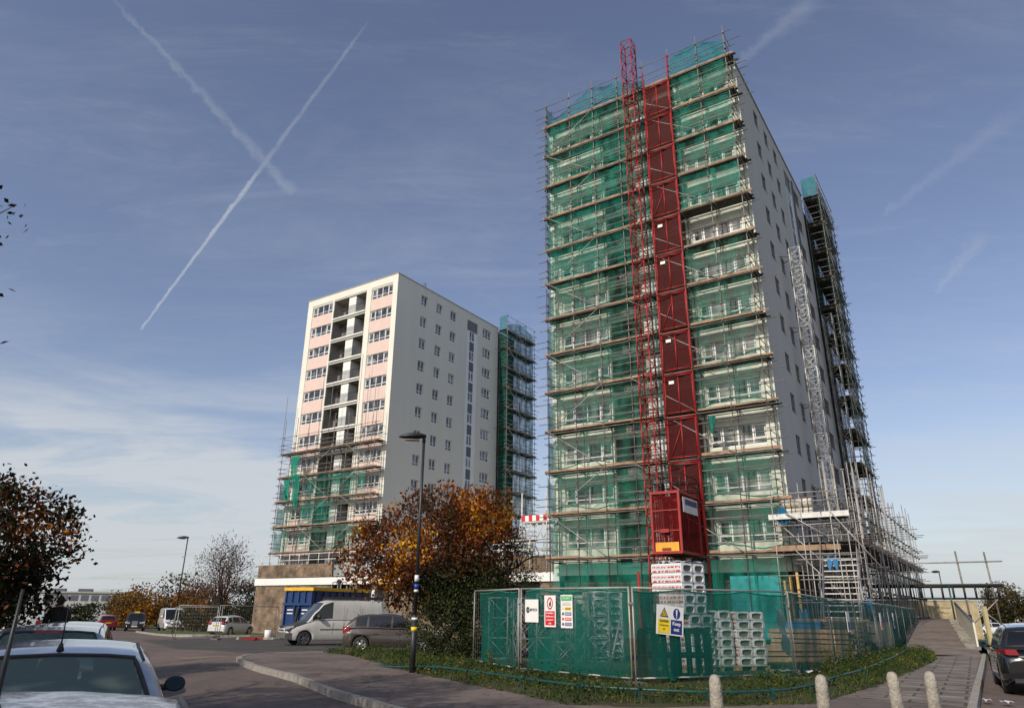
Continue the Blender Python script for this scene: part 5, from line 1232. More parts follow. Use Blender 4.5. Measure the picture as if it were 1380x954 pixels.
    if not S.get('panelvan'):
        for x, ys in ((S.get('seat', .1), (-.36, .36)), (S.get('seat', .1)-.85, (-.40, 0, .40))):
            for y in ys:
                m.prism([(x-.08, zb+.3), (x+.12, zb+.3), (x-.06, belt+.22), (x-.2, belt+.22)], 1, y-.22, y+.22)
                rr = [(x-.16, y-.14+.28*u, belt+.22+.21*math.sin(PI*min(1, max(0, .12+.76*u)))**.5) for u in [k/8 for k in range(9)]]
                for a, b in zip(rr, rr[1:]): m.face([(a[0], a[1], belt+.18), (b[0], b[1], belt+.18), b, a]); m.face([(a[0]+.09, a[1], belt+.18), (b[0]+.09, b[1], belt+.18), (b[0]+.09, b[1], b[2]), (a[0]+.09, a[1], a[2])]); m.face([a, b, (b[0]+.09, b[1], b[2]), (a[0]+.09, a[1], a[2])])
        m.b2((ws[0]-.1 if ws else 1, -hw+.15, belt-.25), ((ws[0]+.35) if ws else 1.3, hw-.15, belt-.05))
    m.build('seats', M['seat'], t)
    # wheels
    for x in wx:
        for sgn in (-1, 1):
            y = sgn*(hw-.115); m = MB(); R = wr_
            m.grid([[(r_*math.cos(a), yy, r_*math.sin(a)) for a in [2*PI*k/28 for k in range(29)]] for yy, r_ in ((-.1, R*.66), (-.1, R*.93), (-.075, R), (.075, R), (.1, R*.93), (.1, R*.66))])
            w = m.build('tyre', M['rubber'], None, (0, 0, 0)); wt = put('wheel', None, t, (x, y, R)); w.parent = wt
            bpy.data.objects.remove(wt); w.parent = t; w.location = (x, y, R); w.name = 'wheel'
            m = MB(); rr_ = R*.66; yo = sgn*.07
            m.face([(rr_*math.cos(a), yo*.3, rr_*math.sin(a)) for a in [2*PI*k/20 for k in range(20)]])
            m.build('brake_disc', M['plasticb'], w)
            m = MB(); n = S.get('spokes', 5)
            m.grid([[(q*math.cos(a), yo*k_, q*math.sin(a)) for a in [2*PI*k/24 for k in range(25)]] for q, k_ in ((rr_, 1.35), (rr_*.88, 1.2))])
            for k in range(n):
                a = 2*PI*k/n; c, s = math.cos(a), math.sin(a); w0, w1 = .036, .055*(1 if n < 8 else .6)
                m.face([(-s*w0, yo*1.15, c*w0), (c*rr_*.9-s*w1, yo*1.2, s*rr_*.9+c*w1), (c*rr_*.9+s*w1, yo*1.2, s*rr_*.9-c*w1), (s*w0, yo*1.15, -c*w0)])
            m.grid([[(q*math.cos(a), yo*k_, q*math.sin(a)) for a in [2*PI*k/12 for k in range(13)]] for q, k_ in ((.075, 1.1), (.05, 1.3), (.001, 1.3))])
            m.build('rim', S.get('rim', M['rim']), w)
    # lights, plates, mirrors, bumpers
    tl = S.get('tail_z', .85); hz_ = S.get('head_z', .68); by = plan(-hl)
    for sgn in (-1, 1):
        m = MB(); y1 = sgn*(plan(-hl+.1)+.004); y0 = sgn*(plan(-hl)*.66); h_ = S.get('tail_h', .12)
        m.face([(-hl-.012, y0, tl-h_), (-hl-.012, sgn*plan(-hl)*.985, tl-h_), (-hl-.012, sgn*plan(-hl)*.985, tl+h_), (-hl-.012, y0*1.08, tl+h_)]); m.face([(-hl-.012, sgn*plan(-hl)*.985, tl-h_), (-hl+.28, sgn*(plan(-hl+.28)+.006), tl-h_*.3), (-hl+.28, sgn*(plan(-hl+.28)+.006), tl+h_), (-hl-.012, sgn*plan(-hl)*.985, tl+h_)])
        m.build('tail_light', M['lampred'], t)
        m = MB(); m.face([(hl+.012, sgn*plan(hl)*.55, hz_-.06), (hl+.012, sgn*plan(hl)*.985, hz_-.05), (hl+.012, sgn*plan(hl)*.985, hz_+.09), (hl+.012, sgn*plan(hl)*.60, hz_+.07)]); m.face([(hl+.012, sgn*plan(hl)*.985, hz_-.05), (hl-.3, sgn*(plan(hl-.3)+.006), hz_+.02), (hl-.34, sgn*(plan(hl-.34)+.006), hz_+.13), (hl+.012, sgn*plan(hl)*.985, hz_+.09)])
        m.build('headlight', M['lampw'], t)
        mxx = S.get('mirror_x', .75); m = MB(); q = hw+.10; mz = S.get('mirror_z', belt+.04); ms = S.get('mirror_s', 1)
        rows = [[(mxx+dx, sgn*(q+.10*ms*math.cos(a)*k), mz+.075*ms*math.sin(a)*k) for a in [2*PI*i/14 for i in range(15)]] for dx, k in ((-.03, .0), (-.03, .92), (0, 1), (.06, .95), (.11, .6), (.12, 0))]
        m.grid(rows); m.tube((mxx+.04, sgn*(hw-.05), mz-.04), (mxx+.04, sgn*q, mz-.03), .03, 6); dm = m.build('door_mirror', S.get('mirror', S['paint']), t)
        m = MB(); m.face([(mxx-.034, sgn*(q+.085*ms*math.cos(a)), mz+.06*ms*math.sin(a)) for a in [2*PI*i/12 for i in range(12)]]); m.build('mirror_glass', M['bluem'], dm)
    m = MB(); m.b2((-hl-.02, -.26, S.get('plate_z', .62)-.055), (-hl-.006, .26, S.get('plate_z', .62)+.055)); pl = m.build('number_plate', M['platey'], t)
    m = MB(); m.b2((hl+.006, -.26, .42), (hl+.02, .26, .52)); m.build('number_plate', M['platew'], t)
    if S.get('plate'):
        text_mesh(S['plate'], .10, M['signk'], pl, (-hl-.0225, .03 if len(S['plate']) > 4 else .15, S.get('plate_z', .62)), (PI/2, 0, -PI/2), sx=.72)
        m = MB(); m.b2((-hl-.023, .21, S.get('plate_z', .62)-.053), (-hl-.0215, .258, S.get('plate_z', .62)+.053)); m.build('blue_band', M['blueu'], pl)
    m = MB()
    for sgn in (-1, 1):
        xx, ww = sgn*hl, plan(hl*sgn)
        m.b2((xx-.02+sgn*.015, -ww*.9, zb+.08), (xx+.02+sgn*.015, ww*.9, zb+.16))
    m.b2((hl-.0, -.42, hz_-.16), (hl+.022, .42, hz_-.08)); m.build('bumper_trim', M['plasticb'], t)
    for a in S.get('doors', ()):                # shut lines and handles
        for sgn in (-1, 1):
            m = MB(); m.b2((a+.10, sgn*(hw+.006)-.012, belt-.22), (a+.28, sgn*(hw+.006)+.012, belt-.185)); m.build('door_handle', S['paint'], t)
    if S.get('aerial'):
        ax, az, al, tilt = S['aerial']; ay = S.get('aerial_y', 0); m = MB(); m.tube((ax, ay, az), (ax-.03, ay, az+.05), .028, 8, .012); m.tube((ax-.02, ay, az+.03), (ax-.02-al*math.sin(tilt), ay, az+al*math.cos(tilt)), .006, 6, .003); m.build('aerial', M['plasticb'], t)
    if S.get('brake'):
        bx, bz = S['brake']; m = MB(); m.b2((bx-.02, -.17, bz-.018), (bx+.02, .17, bz+.018)); m.build('brake_light', M['lampred'], t)
    return t
M['bluem'] = mat('mirror glass', (.04, .09, .14), .05, .9)
HATCH = dict(L=3.95, W=1.70, sill=.20, top=[(-1.975, .72), (-1.9, .92), (-1.3, .97), (0, .93), (.75, .92), (1.2, .88), (1.75, .74), (1.975, .58)], roof=[(-1.92, .93), (-1.70, 1.18), (-1.42, 1.40), (-.9, 1.45), (-.1, 1.47), (.25, 1.42), (.55, 1.27), (1.05, .93)], belt=.92, wr=.58, wheels=(-1.22, 1.24, .31), screen=(.33, 1.03), rear=(-1.88, -1.52), sides=((-1.45, -1.0), (-.93, -.08), (.0, .85)), seat=.1, doors=(-.85, .05), mirror_x=.75)
def spec(base, **k): d = dict(base); d.update(k); return d
SALOON = dict(L=4.25, W=1.72, sill=.20, top=[(-2.12, .80), (-2.05, .96), (-1.45, 1.0), (0, .93), (.8, .92), (1.3, .86), (1.9, .74), (2.12, .56)], roof=[(-1.85, 1.0), (-1.55, 1.17), (-1.28, 1.33), (-.9, 1.385), (-.2, 1.41), (.2, 1.38), (.6, 1.22), (1.1, .93)], belt=.94, wr=.57, wheels=(-1.28, 1.3, .31), screen=(.3, 1.06), rear=(-1.82, -1.26), sides=((-1.0, -.1), (-.02, .85)), seat=.1, doors=(-.85, .05), mirror_x=.62)
ESTATE = dict(L=4.5, W=1.78, sill=.20, top=[(-2.25, .70), (-2.2, .94), (-1.5, .96), (0, .93), (.8, .92), (1.3, .88), (1.9, .76), (2.25, .56)], roof=[(-2.2, .95), (-2.05, 1.2), (-1.85, 1.42), (-1.2, 1.46), (-.2, 1.47), (.25, 1.42), (.6, 1.25), (1.15, .93)], belt=.94, wr=.60, wheels=(-1.35, 1.35, .32), screen=(.33, 1.12), rear=(-2.18, -1.86), sides=((-1.75, -1.05), (-.98, -.1), (-.02, .9)), seat=.1, doors=(-.85, .05), mirror_x=.75)
rdir = Vector((-.456, .89, 0)); rnn = Vector((.89, .456, 0)); HR = math.atan2(.89, -.456)
def row(s, n): p = rdir*s+rnn*n; return p
def rpos(s, n): p = row(s, n); return (p.x, p.y, zroad(p.x, p.y)-.01)
GR = 'cars parked along the left kerb'
vehicle('parked_car', 'dew speckled silver car nearest the camera, only its roof and thin aerial in view', 'car', rpos(2.46, -.37), HR, spec(HATCH, paint=M['silver_wet'], roof=[(-1.92, .93), (-1.70, 1.2), (-1.42, 1.40), (-.9, 1.455), (-.1, 1.475), (.25, 1.43), (.55, 1.28), (1.05, .93)], aerial=(-.60, 1.47, .27, -.05), aerial_y=-.17, glass=M['cglassg']), GR)
vehicle('parked_car', 'silver saloon with a pale green rear window and stubby roof aerial, second in the kerbside row', 'car', rpos(7.9, -.40), HR, spec(SALOON, paint=M['silver_dew'], rglass=M['cglassm'], glass=M['cglassg'], aerial=(-1.12, 1.39, .30, .12), mirror=M['plasticb']), GR)
vehicle('parked_car', 'pale estate car with a red high brake light, third in the kerbside row', 'car', rpos(13.9, -.87), HR, spec(ESTATE, paint=M['silver_dew'], brake=(-2.02, 1.44), glass=M['cglassd'], rglass=M['cglassg']), GR)
vehicle('parked_car', 'silver car with only its roof showing beyond the estate, fourth in the kerbside row', 'car', rpos(19.2, -.95), HR, spec(ESTATE, paint=M['silver'], L=4.5), GR)
vehicle('parked_car', 'dark red hatchback seen from behind, at the far end of the road', 'car', (-41.6, 77.5, H(77)-.13), HR+.15, spec(HATCH, paint=M['car_red'], glass=M['cglassd'], rglass=M['cglassd'], plate_z=.72))
TAXI = dict(L=4.5, W=1.78, sill=.22, top=[(-2.25, .75), (-2.15, 1.0), (-1.3, 1.05), (.3, 1.02), (.8, 1.02), (1.2, .98), (1.9, .88), (2.25, .60)], roof=[(-2.1, 1.0), (-1.85, 1.35), (-1.55, 1.63), (-.9, 1.70), (0, 1.71), (.3, 1.64), (.6, 1.35), (.9, 1.02)], belt=1.02, wr=.66, wheels=(-1.3, 1.4, .33), screen=(.38, .88), rear=(-2.05, -1.7), sides=((-1.5, -.5), (-.42, .75)), head_z=.78, mirror_x=.85, spokes=9)
tx = vehicle('taxi', 'black cab with an upright chrome grille, between the red car and a white van', 'taxi', (-37.5, 75.5, H(75)-.13), HR-PI-.05, spec(TAXI, paint=M['car_black'], glass=M['cglassd'], rglass=M['cglassd'], rim=M['steelrim']))
m = MB(); m.b2((2.25, -.24, .55), (2.29, .24, .95)); m.build('grille', mat('chrome', (.6, .6, .62), .2, .9), tx)
m = MB(); m.prism([(.1, 1.70), (.35, 1.66), (.35, 1.80), (.12, 1.82)], 1, -.22, .22); m.build('roof_sign', M['platey'], tx)
VANB = dict(L=5.1, W=1.97, sill=.28, top=[(-2.55, 1.20), (-2.5, 1.24), (0, 1.24), (1.15, 1.22), (1.45, 1.12), (2.05, .96), (2.4, .84), (2.55, .60)], roof=[(-2.53, 1.2), (-2.52, 2.0), (-2.46, 2.14), (-1.2, 2.17), (.35, 2.16), (.75, 2.04), (1.1, 1.68), (1.62, 1.08)], belt=1.24, wr=.89, wheels=(-1.35, 1.65, .34), screen=(.80, 1.58), rear=None, sides=((.28, 1.36),), seat=.45, nose=.8, tail=.2, mirror_x=1.02, mirror_z=1.38, mirror_s=1.6, head_z=.83, tail_z=.95, tail_h=.2, spokes=6, wcuts=(.28, 1.02))
GV = 'white vans'
tv = vehicle('transit_van' if False else 'panel_van', 'dull white panel van with a black bonnet and black roof rack beside the container', 'van', (-9.35, 39.6, H(39.6)-.12), rad(211), spec(VANB, paint=M['van_white'], glass=M['cglassd'], rim=M['steelrim'], mirror=M['plasticb']), GV)
m = MB()   # bonnet cover
m.grid([[(x, -.93+1.86*k/10, curve(VANB['top'], x)+.055-.05*abs(k/5-1)**4) for k in range(11)] for x in [1.42+1.08*j/8 for j in range(9)]]); m.build('bonnet', M['plasticb'], tv)
m = MB(); m.b2((2.30, -.94, .36), (2.62, .94, .62)); m.b2((-2.62, -.95, .36), (-2.4, .95, .52)); m.build('bumper', M['plastg'], tv)
m = MB(); m.b2((2.54, -.55, .66), (2.585, .55, .80)); m.build('grille', M['platew'], tv); m = MB(); m.b2((2.586, -.48, .69), (2.595, .48, .77)); m.build('grille_slot', M['plasticb'], tv)
m = MB()
for y in (-.8, 0, .8): m.b2((-2.45, y-.03, 2.24), (.35, y+.03, 2.30))
for k in range(8): m.b2((-2.45+.4*k-.02, -.82, 2.20), (-2.45+.4*k+.02, .82, 2.24))
m.b2((-2.45, -.84, 2.24), (.35, -.80, 2.36)); m.b2((-2.45, .80, 2.24), (.35, .84, 2.36)); m.build('roof_rack', M['plasticb'], tv)
m = MB()
for x in (-.30, .26, -1.15, -2.2):
    for sgn in (-1, 1): m.b2((x-.005, sgn*.985-.004, .55), (x+.005, sgn*.985+.004, 1.95 if x != .26 else 1.15))
for sgn in (-1, 1): m.b2((-2.3, sgn*.985-.006, .74), (.9, sgn*.985+.006, .80))
m.build('shut_lines', M['plastg'], tv)
tag(vehicle('panel_van', 'clean white van facing the camera near the far street lamp', 'van', (-34.6, 77.0, H(77)-.13), HR-PI+.1, spec(VANB, paint=M['car_white'], glass=M['cglassd'], rim=M['steelrim']), GV), None)
vehicle('panel_van', 'tall plain white van seen from behind beyond the kerbside cars', 'van', (-28.6, 44.2, H(44)-.2), HR+.12, spec(VANB, paint=M['car_white'], glass=M['cglassd'], rim=M['steelrim'], roof=[(-2.53, 1.2), (-2.50, 2.2), (-2.40, 2.5), (-1.2, 2.56), (.35, 2.56), (.75, 2.3), (1.1, 1.8), (1.62, 1.08)]), GV)
vehicle('parked_car', 'white hatchback with dark rear window parked behind the open fence panels', 'car', (-22.3, 60.5, H(60)-.13), HR-.75, spec(HATCH, paint=M['car_white'], glass=M['cglassd'], rglass=M['cglassd'], L=3.95, plate_z=.78, tail_z=.95, plate='LK'))
vehicle('parked_car', 'grey brown hatchback with shiny alloy wheels half hidden by the orange tree', 'car', (-4.75, 31.1, H(31)-.12), rad(3), spec(HATCH, paint=M['car_brown'], glass=M['cglassd'], rglass=M['cglassd'], rim=M['rim'], aerial=(-1.5, 1.39, .3, .9)))
RC = (12.75, 18.6)
tb_ = vehicle('parked_car', 'glossy black hatchback with a yellow rear plate parked at the right edge', 'car', (12.62, 18.25, H(18)-.135), math.atan2(.874, .485)+.0, spec(HATCH, paint=M['car_black'], glass=M['cglassd'], rglass=M['cglassd'], plate='NF12', plate_z=.70, tail_z=.90, tail_h=.055, aerial=(-1.5, 1.40, .12, .6), W=1.76))
m = MB(); m.b2((-2.0, -.5, .34), (-1.97, -.2, .38)); m.b2((-2.0, .2, .34), (-1.97, .5, .38)); m.build('rear_reflector', M['lampred'], tb_)
m = MB(); m.b2((-2.0, -.5, .80), (-1.965, .5, .825)); m.tube((-2.0, 0, .86), (-1.96, 0, .86), .045, 10); m.build('boot_trim', mat('chrome trim', (.6, .6, .62), .2, .9), tb_)
vehicle('parked_car', 'pale blue car showing only its roof beyond the black hatchback', 'car', (18.0, 25.2, H(25)-.16), math.atan2(.874, .485), spec(ESTATE, paint=M['car_blue'], glass=M['cglassd'], rglass=M['cglassd']))
for k, (x, y, p_, h_) in enumerate(((62, 97, 'car_white', 2.9), (73, 96, 'silver', .2), (84, 97, 'car_black', 3.0), (96, 100, 'car_white', .1))):
    vehicle('parked_car', ['white car beyond the field, left of the far fence', 'silver car beyond the field behind the far fence', 'dark car beyond the field near the white notice', 'white car beyond the field at the right frame edge'][k], 'car', (x, y, H(y)-.1), h_, spec(HATCH, paint=M[p_], glass=M['cglassd'], rglass=M['cglassd']), 'cars across the field')
# pale lorry behind the tall van
t = thing('box_lorry', 'pale grey box lorry parked beyond the tall white van at the end of the road', 'lorry', (-46.2, 74.5, H(77)-.1), HR+.15)
m = MB(); m.b2((-3.2, -1.25, .9), (2.6, 1.25, 3.2)); m.build('box_body', mat('dirty grey panel', (.33, .33, .35), .6, var=.1), t)
m = MB(); m.prism([(2.65, .5), (4.3, .5), (4.4, 1.3), (4.1, 2.3), (2.65, 2.4)], 1, -1.1, 1.1); m.build('cab', M['van_white'], t)
for x in (-2, 3.5):
    for y in (-1.1, 1.1): m = MB(); m.tube((x, y-.13, .45), (x, y+.13, .45), .45, 16); m.build('wheel', M['rubber'], t)

# ------------------------------------------------------------------ containers
def container(name, label, x, y, a, L_, W_, Hh, z0):
    t = thing(name, label, 'container', (x, y, z0), a); m = MB(); sl = .28
    # end face leans out like a roll-on skip; local y is length
    m.face([(-W_/2, 0, 0), (W_/2, 0, 0), (W_/2, sl*.0, Hh), (-W_/2, 0, Hh)]); m.face([(W_/2, 0, 0), (W_/2, L_, 0), (W_/2, L_, Hh), (W_/2, 0, Hh)]); m.face([(-W_/2, L_, 0), (-W_/2, 0, 0), (-W_/2, 0, Hh), (-W_/2, L_, Hh)]); m.face([(W_/2, L_, 0), (-W_/2, L_, 0), (-W_/2, L_, Hh), (W_/2, L_, Hh)])
    m.face([(-W_/2, 0, Hh*.9), (W_/2, 0, Hh*.9), (W_/2, L_, Hh*.9), (-W_/2, L_, Hh*.9)]); m.build('body', M['blue'], t)
    m = MB()
    for k in range(5): xx = -W_/2+.06+(W_-.12)*k/4; m.b2((xx-.06, -.10, Hh*.70), (xx+.06, -.0, Hh*.95)); 
    for xx in (-W_/2+.06, -.25, .15, W_/2-.06): m.b2((xx-.05, -.12, 0), (xx+.05, -.0, Hh*.69))
    m.b2((-W_/2-.08, -.16, Hh*.66), (W_/2+.08, -.0, Hh*.71))
    for k in range(int(L_/.7)): yy = .3+.7*k; m.b2((W_/2, yy, .1), (W_/2+.08, yy+.09, Hh*.95)); 
    m.b2((W_/2, 0, Hh*.66), (W_/2+.12, L_, Hh*.71)); m.build('ribs', M['blue'], t)
    m = MB(); m.b2((-W_/2-.1, -.14, Hh*.955), (W_/2+.1, .05, Hh*1.02)); m.b2((W_/2-.05, .05, Hh*.955), (W_/2+.1, L_, Hh*1.02)); m.b2((-W_/2-.1, .05, Hh*.955), (-W_/2+.05, L_, Hh*1.02)); m.build('yellow_rim', M['yellow'], t)
    m = MB(); m.prism([(-.35, 0), (-.15, 0), (.25, Hh*.62), (.05, Hh*.62)], 1, -.2, -.12); m.build('brace', M['black'], t)
    m = MB(); r = random.Random(4)
    for xx in (-W_/2+.25, .35):
        for z in (Hh*.56, Hh*.49): m.b2((xx, -.022, z), (xx+.5, -.002, z+.07))
    m.build('pale_markings', M['signw'], t)
    return t
container('roll_off_container', 'big blue steel container with a yellow rim, its lit end facing the road', -14.1, 49.8, rad(-27), 6.0, 2.35, 3.15, H(50)-.1)
# hooped pipe frames behind the van roof
for k, (x, y) in enumerate(((-12.6, 53.2), (-11.9, 53.0), (-11.3, 53.4))):
    m = MB(); h = 3.75; m.path([(-.22, 0, 0), (-.22, 0, h-.25), (-.15, 0, h-.06), (0, 0, h), (.15, 0, h-.06), (.22, 0, h-.25), (.22, 0, 0)], .045, 6)
    tag(m.build('hooped_frame', M['tubel'], None, (x, y, H(y)-.1), .1*k), 'tall grey hooped pipe frame behind the van, %s of three' % ('left', 'middle', 'right')[k], 'pipe frame', 'hooped frames behind the van')
# open fence panels by the junction
FQ = [((-20.9, 47.2), (-18.6, 48.6)), ((-18.0, 46.4), (-15.6, 50.5)), ((-20.6, 53.0), (-24.3, 54.5)), ((-15.6, 51), (-14.6, 54.8))]
for k, (a, b) in enumerate(FQ): fence_panel((*a, H(a[1])-.1), (*b, H(b[1])-.1), ['bare mesh fence panel left of the white hatchback', 'bare mesh fence panel standing in front of the white hatchback', 'mesh panel behind the street lamp', 'mesh panel beside the blue container'][k], net=False, group='bare fence panels by the junction', seed=k)
r = random.Random(12)
for k in range(7):
    x, y = -14.8+r.random()*4.2, 46.0+r.random()*2.2; m = MB(); m.box((0, 0, .08), (r.uniform(.3, 1.4), r.uniform(.08, .3), .12), Matrix.Rotation(r.random()*3, 3, 'Z'))
    tag(m.build('scrap_board', M['red'] if k in (1, 4) else M['wood_and_shade'] if k % 2 else M['conc'], None, (x-2.5, y, H(y)-.11)), ['grey scrap in the rubble by the container', 'long red bar in the rubble by the container', 'pale scrap in the rubble pile', 'dark board in the rubble pile', 'short red bar in the rubble', 'dark scrap at the pile edge', 'pale block at the pile edge'][k], 'scrap', 'rubble by the container')
m = MB(); m.tube((0, 0, 0), (0, 0, .55), .2, 12, .22); tag(m.build('white_bucket', M['white'], None, (-15.2, 47.6, H(47)-.1)), 'white bucket standing in the rubble by the container', 'bucket')
# yellow ground box in front of the brown hatchback
# ------------------------------------------------------------------ person beyond the kerbside cars
pp = row(22.6, -1.55)
t = thing('person', 'man in a black jacket seen from behind beyond the parked cars', 'person', (pp.x, pp.y, H(pp.y)+.0), HR-PI/2)
def skinned(name, joints, edges, mt, parent, lv=2):
    me = bpy.data.meshes.new(name); me.from_pydata([j[0] for j in joints], edges, []); o = put(name, me)
    md = o.modifiers.new('s', 'SKIN'); md.use_smooth_shade = True
    for i, j in enumerate(joints):
        sv_ = o.data.skin_vertices[0].data[i]; sv_.radius = (j[1], j[2] if len(j) > 2 else j[1])
    o.data.skin_vertices[0].data[0].use_root = True
    s2_ = o.modifiers.new('b', 'SUBSURF'); s2_.levels = lv; s2_.render_levels = lv
    bpy.context.view_layer.update(); me2 = bpy.data.meshes.new_from_object(o.evaluated_get(bpy.context.evaluated_depsgraph_get())); bpy.data.objects.remove(o)
    me2.materials.clear(); me2.materials.append(mt); me2.polygons.foreach_set('use_smooth', [True]*len(me2.polygons)); q = put(name, me2, parent); return q
J = [((0, 0, .95), .15, .12), ((0, 0, 1.15), .15, .11), ((0, .0, 1.38), .19, .12), ((0, 0, 1.50), .07), ((0, .01, 1.60), .085, .095), ((0, .015, 1.70), .085, .10), ((.19, 0, 1.42), .075), ((-.19, 0, 1.42), .075), ((.25, 0, 1.15), .05), ((-.25, 0, 1.15), .05), ((.24, .08, .92), .035), ((-.24, .08, .92), .035), ((.10, 0, .85), .095), ((-.10, 0, .85), .095), ((.11, .02, .48), .062), ((-.11, -.02, .48), .062), ((.11, .0, .09), .045), ((-.11, 0, .09), .045), ((.12, .14, .05), .04), ((-.12, .14, .05), .04), ((.24, .10, .84), .038, .02), ((-.24, .10, .84), .038, .02)]
skinned('body', J, [(0, 1), (1, 2), (2, 3), (3, 4), (4, 5), (2, 6), (2, 7), (6, 8), (7, 9), (8, 10), (9, 11), (0, 12), (0, 13), (12, 14), (13, 15), (14, 16), (15, 17), (16, 18), (17, 19), (10, 20), (11, 21)], M['skin'], t)
skinned('jacket', [((0, 0, .92), .19, .145), ((0, 0, 1.15), .185, .135), ((0, 0, 1.40), .215, .14), ((.17, 0, 1.40), .105), ((-.17, 0, 1.40), .105), ((.265, 0, 1.15), .07), ((-.265, 0, 1.15), .07), ((.25, .08, .93), .055), ((-.25, .08, .93), .055), ((0, .0, 1.53), .10)], [(0, 1), (1, 2), (2, 3), (2, 4), (3, 5), (4, 6), (5, 7), (6, 8), (2, 9)], M['jacket'], t)
skinned('trousers', [((0, 0, .93), .165, .13), ((.10, 0, .82), .11), ((-.10, 0, .82), .11), ((.11, .02, .48), .08), ((-.11, -.02, .48), .08), ((.11, 0, .12), .065), ((-.11, 0, .12), .065)], [(0, 1), (0, 2), (1, 3), (2, 4), (3, 5), (4, 6)], M['jeans'], t)
m = MB(); m.grid([[(.088*math.sin(e)*math.cos(a), -.012+.105*math.sin(e)*math.sin(a), 1.665+.128*math.cos(e)) for a in [2*PI*k/20 for k in range(21)]] for e in [PI*.86*j/12 for j in range(13)] ]); m.build('hair', M['hair'], t)
m = MB(); m.grid([[(.078*math.sin(e)*math.cos(a), .012+.095*math.sin(e)*math.sin(a), 1.645+.125*math.cos(e)) for a in [2*PI*k/20 for k in range(21)]] for e in [PI*j/12 for j in range(13)]])
for sx in (-1, 1): m.box((sx*.034, .105, 1.665), (.02, .012, .012)); m.box((sx*.092, .01, 1.65), (.02, .03, .055))
m.box((0, .115, 1.635), (.022, .03, .04)); m.box((0, .105, 1.595), (.05, .012, .01)); m.build('face', M['skin'], t)

# ================================================================== TREES
def leafcloud(mb, pts, size, rnd, flat=.0, n4=True):
    for p in pts:
        s = size*rnd.uniform(.6, 1.3); a = Vector((rnd.gauss(0, 1), rnd.gauss(0, 1), rnd.gauss(0, 1)*.8)).normalized(); b = a.orthogonal().normalized()
        b = (b*math.cos(rnd.uniform(0, 6.28))+a.cross(b)*math.sin(rnd.uniform(0, 6.28))).normalized(); c = a.cross(b)
        P = Vector(p); k = rnd.uniform(.45, .75)
        mb.face([P-b*s, P-c*s*k+a*s*.12, P+b*s, P+c*s*k+a*s*.12])
def branches(rnd, root, height, spread, lev, r0, out, tips, dirn=Vector((0, 0, 1)), n=4, droop=0, kink=.25):
    pts = [Vector(root)]; d = Vector(dirn).normalized(); segs = 5
    for i in range(segs):
        d = (d+Vector((rnd.gauss(0, kink), rnd.gauss(0, kink), rnd.gauss(0, kink*.6)+.04-droop))).normalized(); pts.append(pts[-1]+d*height/segs)
    for i, (a, b) in enumerate(zip(pts, pts[1:])): out.append((a, b, r0*(1-.55*i/segs), r0*(1-.55*(i+1)/segs)))
    if lev == 0: tips += pts[1:]; return
    for k in range(n):
        i = rnd.randint(2, segs); p = pts[i]; a = rnd.uniform(0, 2*PI)
        nd = (d*.6+Vector((math.cos(a), math.sin(a), rnd.uniform(-.1, .55)))*spread).normalized()
        branches(rnd, p, height*rnd.uniform(.5, .75), spread, lev-1, r0*.5, out, tips, nd, n, droop, kink)
def tree(name, label, cat, pos, shape, leaf, size, nleaf, seed, trunk_h=2, r0=.15, group=None, twigs=True, lev=3, bmat='bark', clump=.38, shell=.55, tn=4, low=None):
    """shape: list of (cx, cy, cz, rx, ry, rz) lobes of the crown, relative to the foot"""
    rnd = random.Random(seed); t = thing(name, label, cat, pos, 0, group)
    segs, tips = [], []; zc = sum(s[2] for s in shape)/len(shape)
    zt = max(s[2]+s[5] for s in shape)
    branches(rnd, (0, 0, 0), zt*.5, .9, lev, r0, segs, tips, n=tn)
    m = MB()
    for a, b, q, w in segs:
        if q > .004: m.tube(a, b, q, 6 if q > .03 else 4, w, caps=False)
    # limbs reaching into every lobe
    for s in shape:
        for k in range(10 if twigs else 3):
            a = rnd.uniform(0, 2*PI); e = rnd.uniform(-.3, 1.3); d = Vector((math.cos(a)*math.cos(e), math.sin(a)*math.cos(e), math.sin(e)))
            c = Vector(s[:3]); q = c+Vector((d.x*s[3], d.y*s[4], d.z*s[5]))*rnd.uniform(.9, 1.13); st = Vector((0, 0, trunk_h*rnd.uniform(.5, 1.0))); pv = st
            for j in range(1, 6): nx = st.lerp(q, j/5)+Vector((rnd.gauss(0, .12), rnd.gauss(0, .12), rnd.gauss(0, .1)+.35*math.sin(PI*j/5)))*(1 if j < 5 else .2); m.tube(pv, nx, max(.006, r0*.35*(1-(j-1)/5)), 4, max(.004, r0*.35*(1-j/5)), caps=False); pv = nx
    m.build('trunk', M[bmat], t)
    pts = []; vol = [(s[3]*s[4]*s[5])**.72 for s in shape]; tot = sum(vol)
    for s, v in zip(shape, vol):
        c = Vector(s[:3]); want = int(nleaf*v/tot); got = 0; cl = []
        for k in range(max(12, int(want/26))):
            d = Vector((rnd.gauss(0, 1), rnd.gauss(0, 1), rnd.gauss(0, 1))).normalized()*rnd.random()**(1/3 if rnd.random() < .35 else .12)
            cl.append(c+Vector((d.x*s[3], d.y*s[4], d.z*s[5])))
        while got < want:
            q = rnd.choice(cl); p = q+Vector((rnd.gauss(0, clump), rnd.gauss(0, clump), rnd.gauss(0, clump*.7)))
            if low is not None and p.z < low: got += 1; continue
            pts.append(p); got += 1
    m = MB(); leafcloud(m, pts, size, rnd); m.build('crown', leaf, t); return t
LM = {}
LM['orange'] = leafmat('autumn leaves', [(0, (.018, .024, .008)), (.2, (.045, .032, .010)), (.4, (.15, .030, .010)), (.55, (.07, .045, .012)), (.68, (.34, .07, .008)), (.85, (.62, .24, .012)), (1, (.85, .46, .02))], nscale=.55)
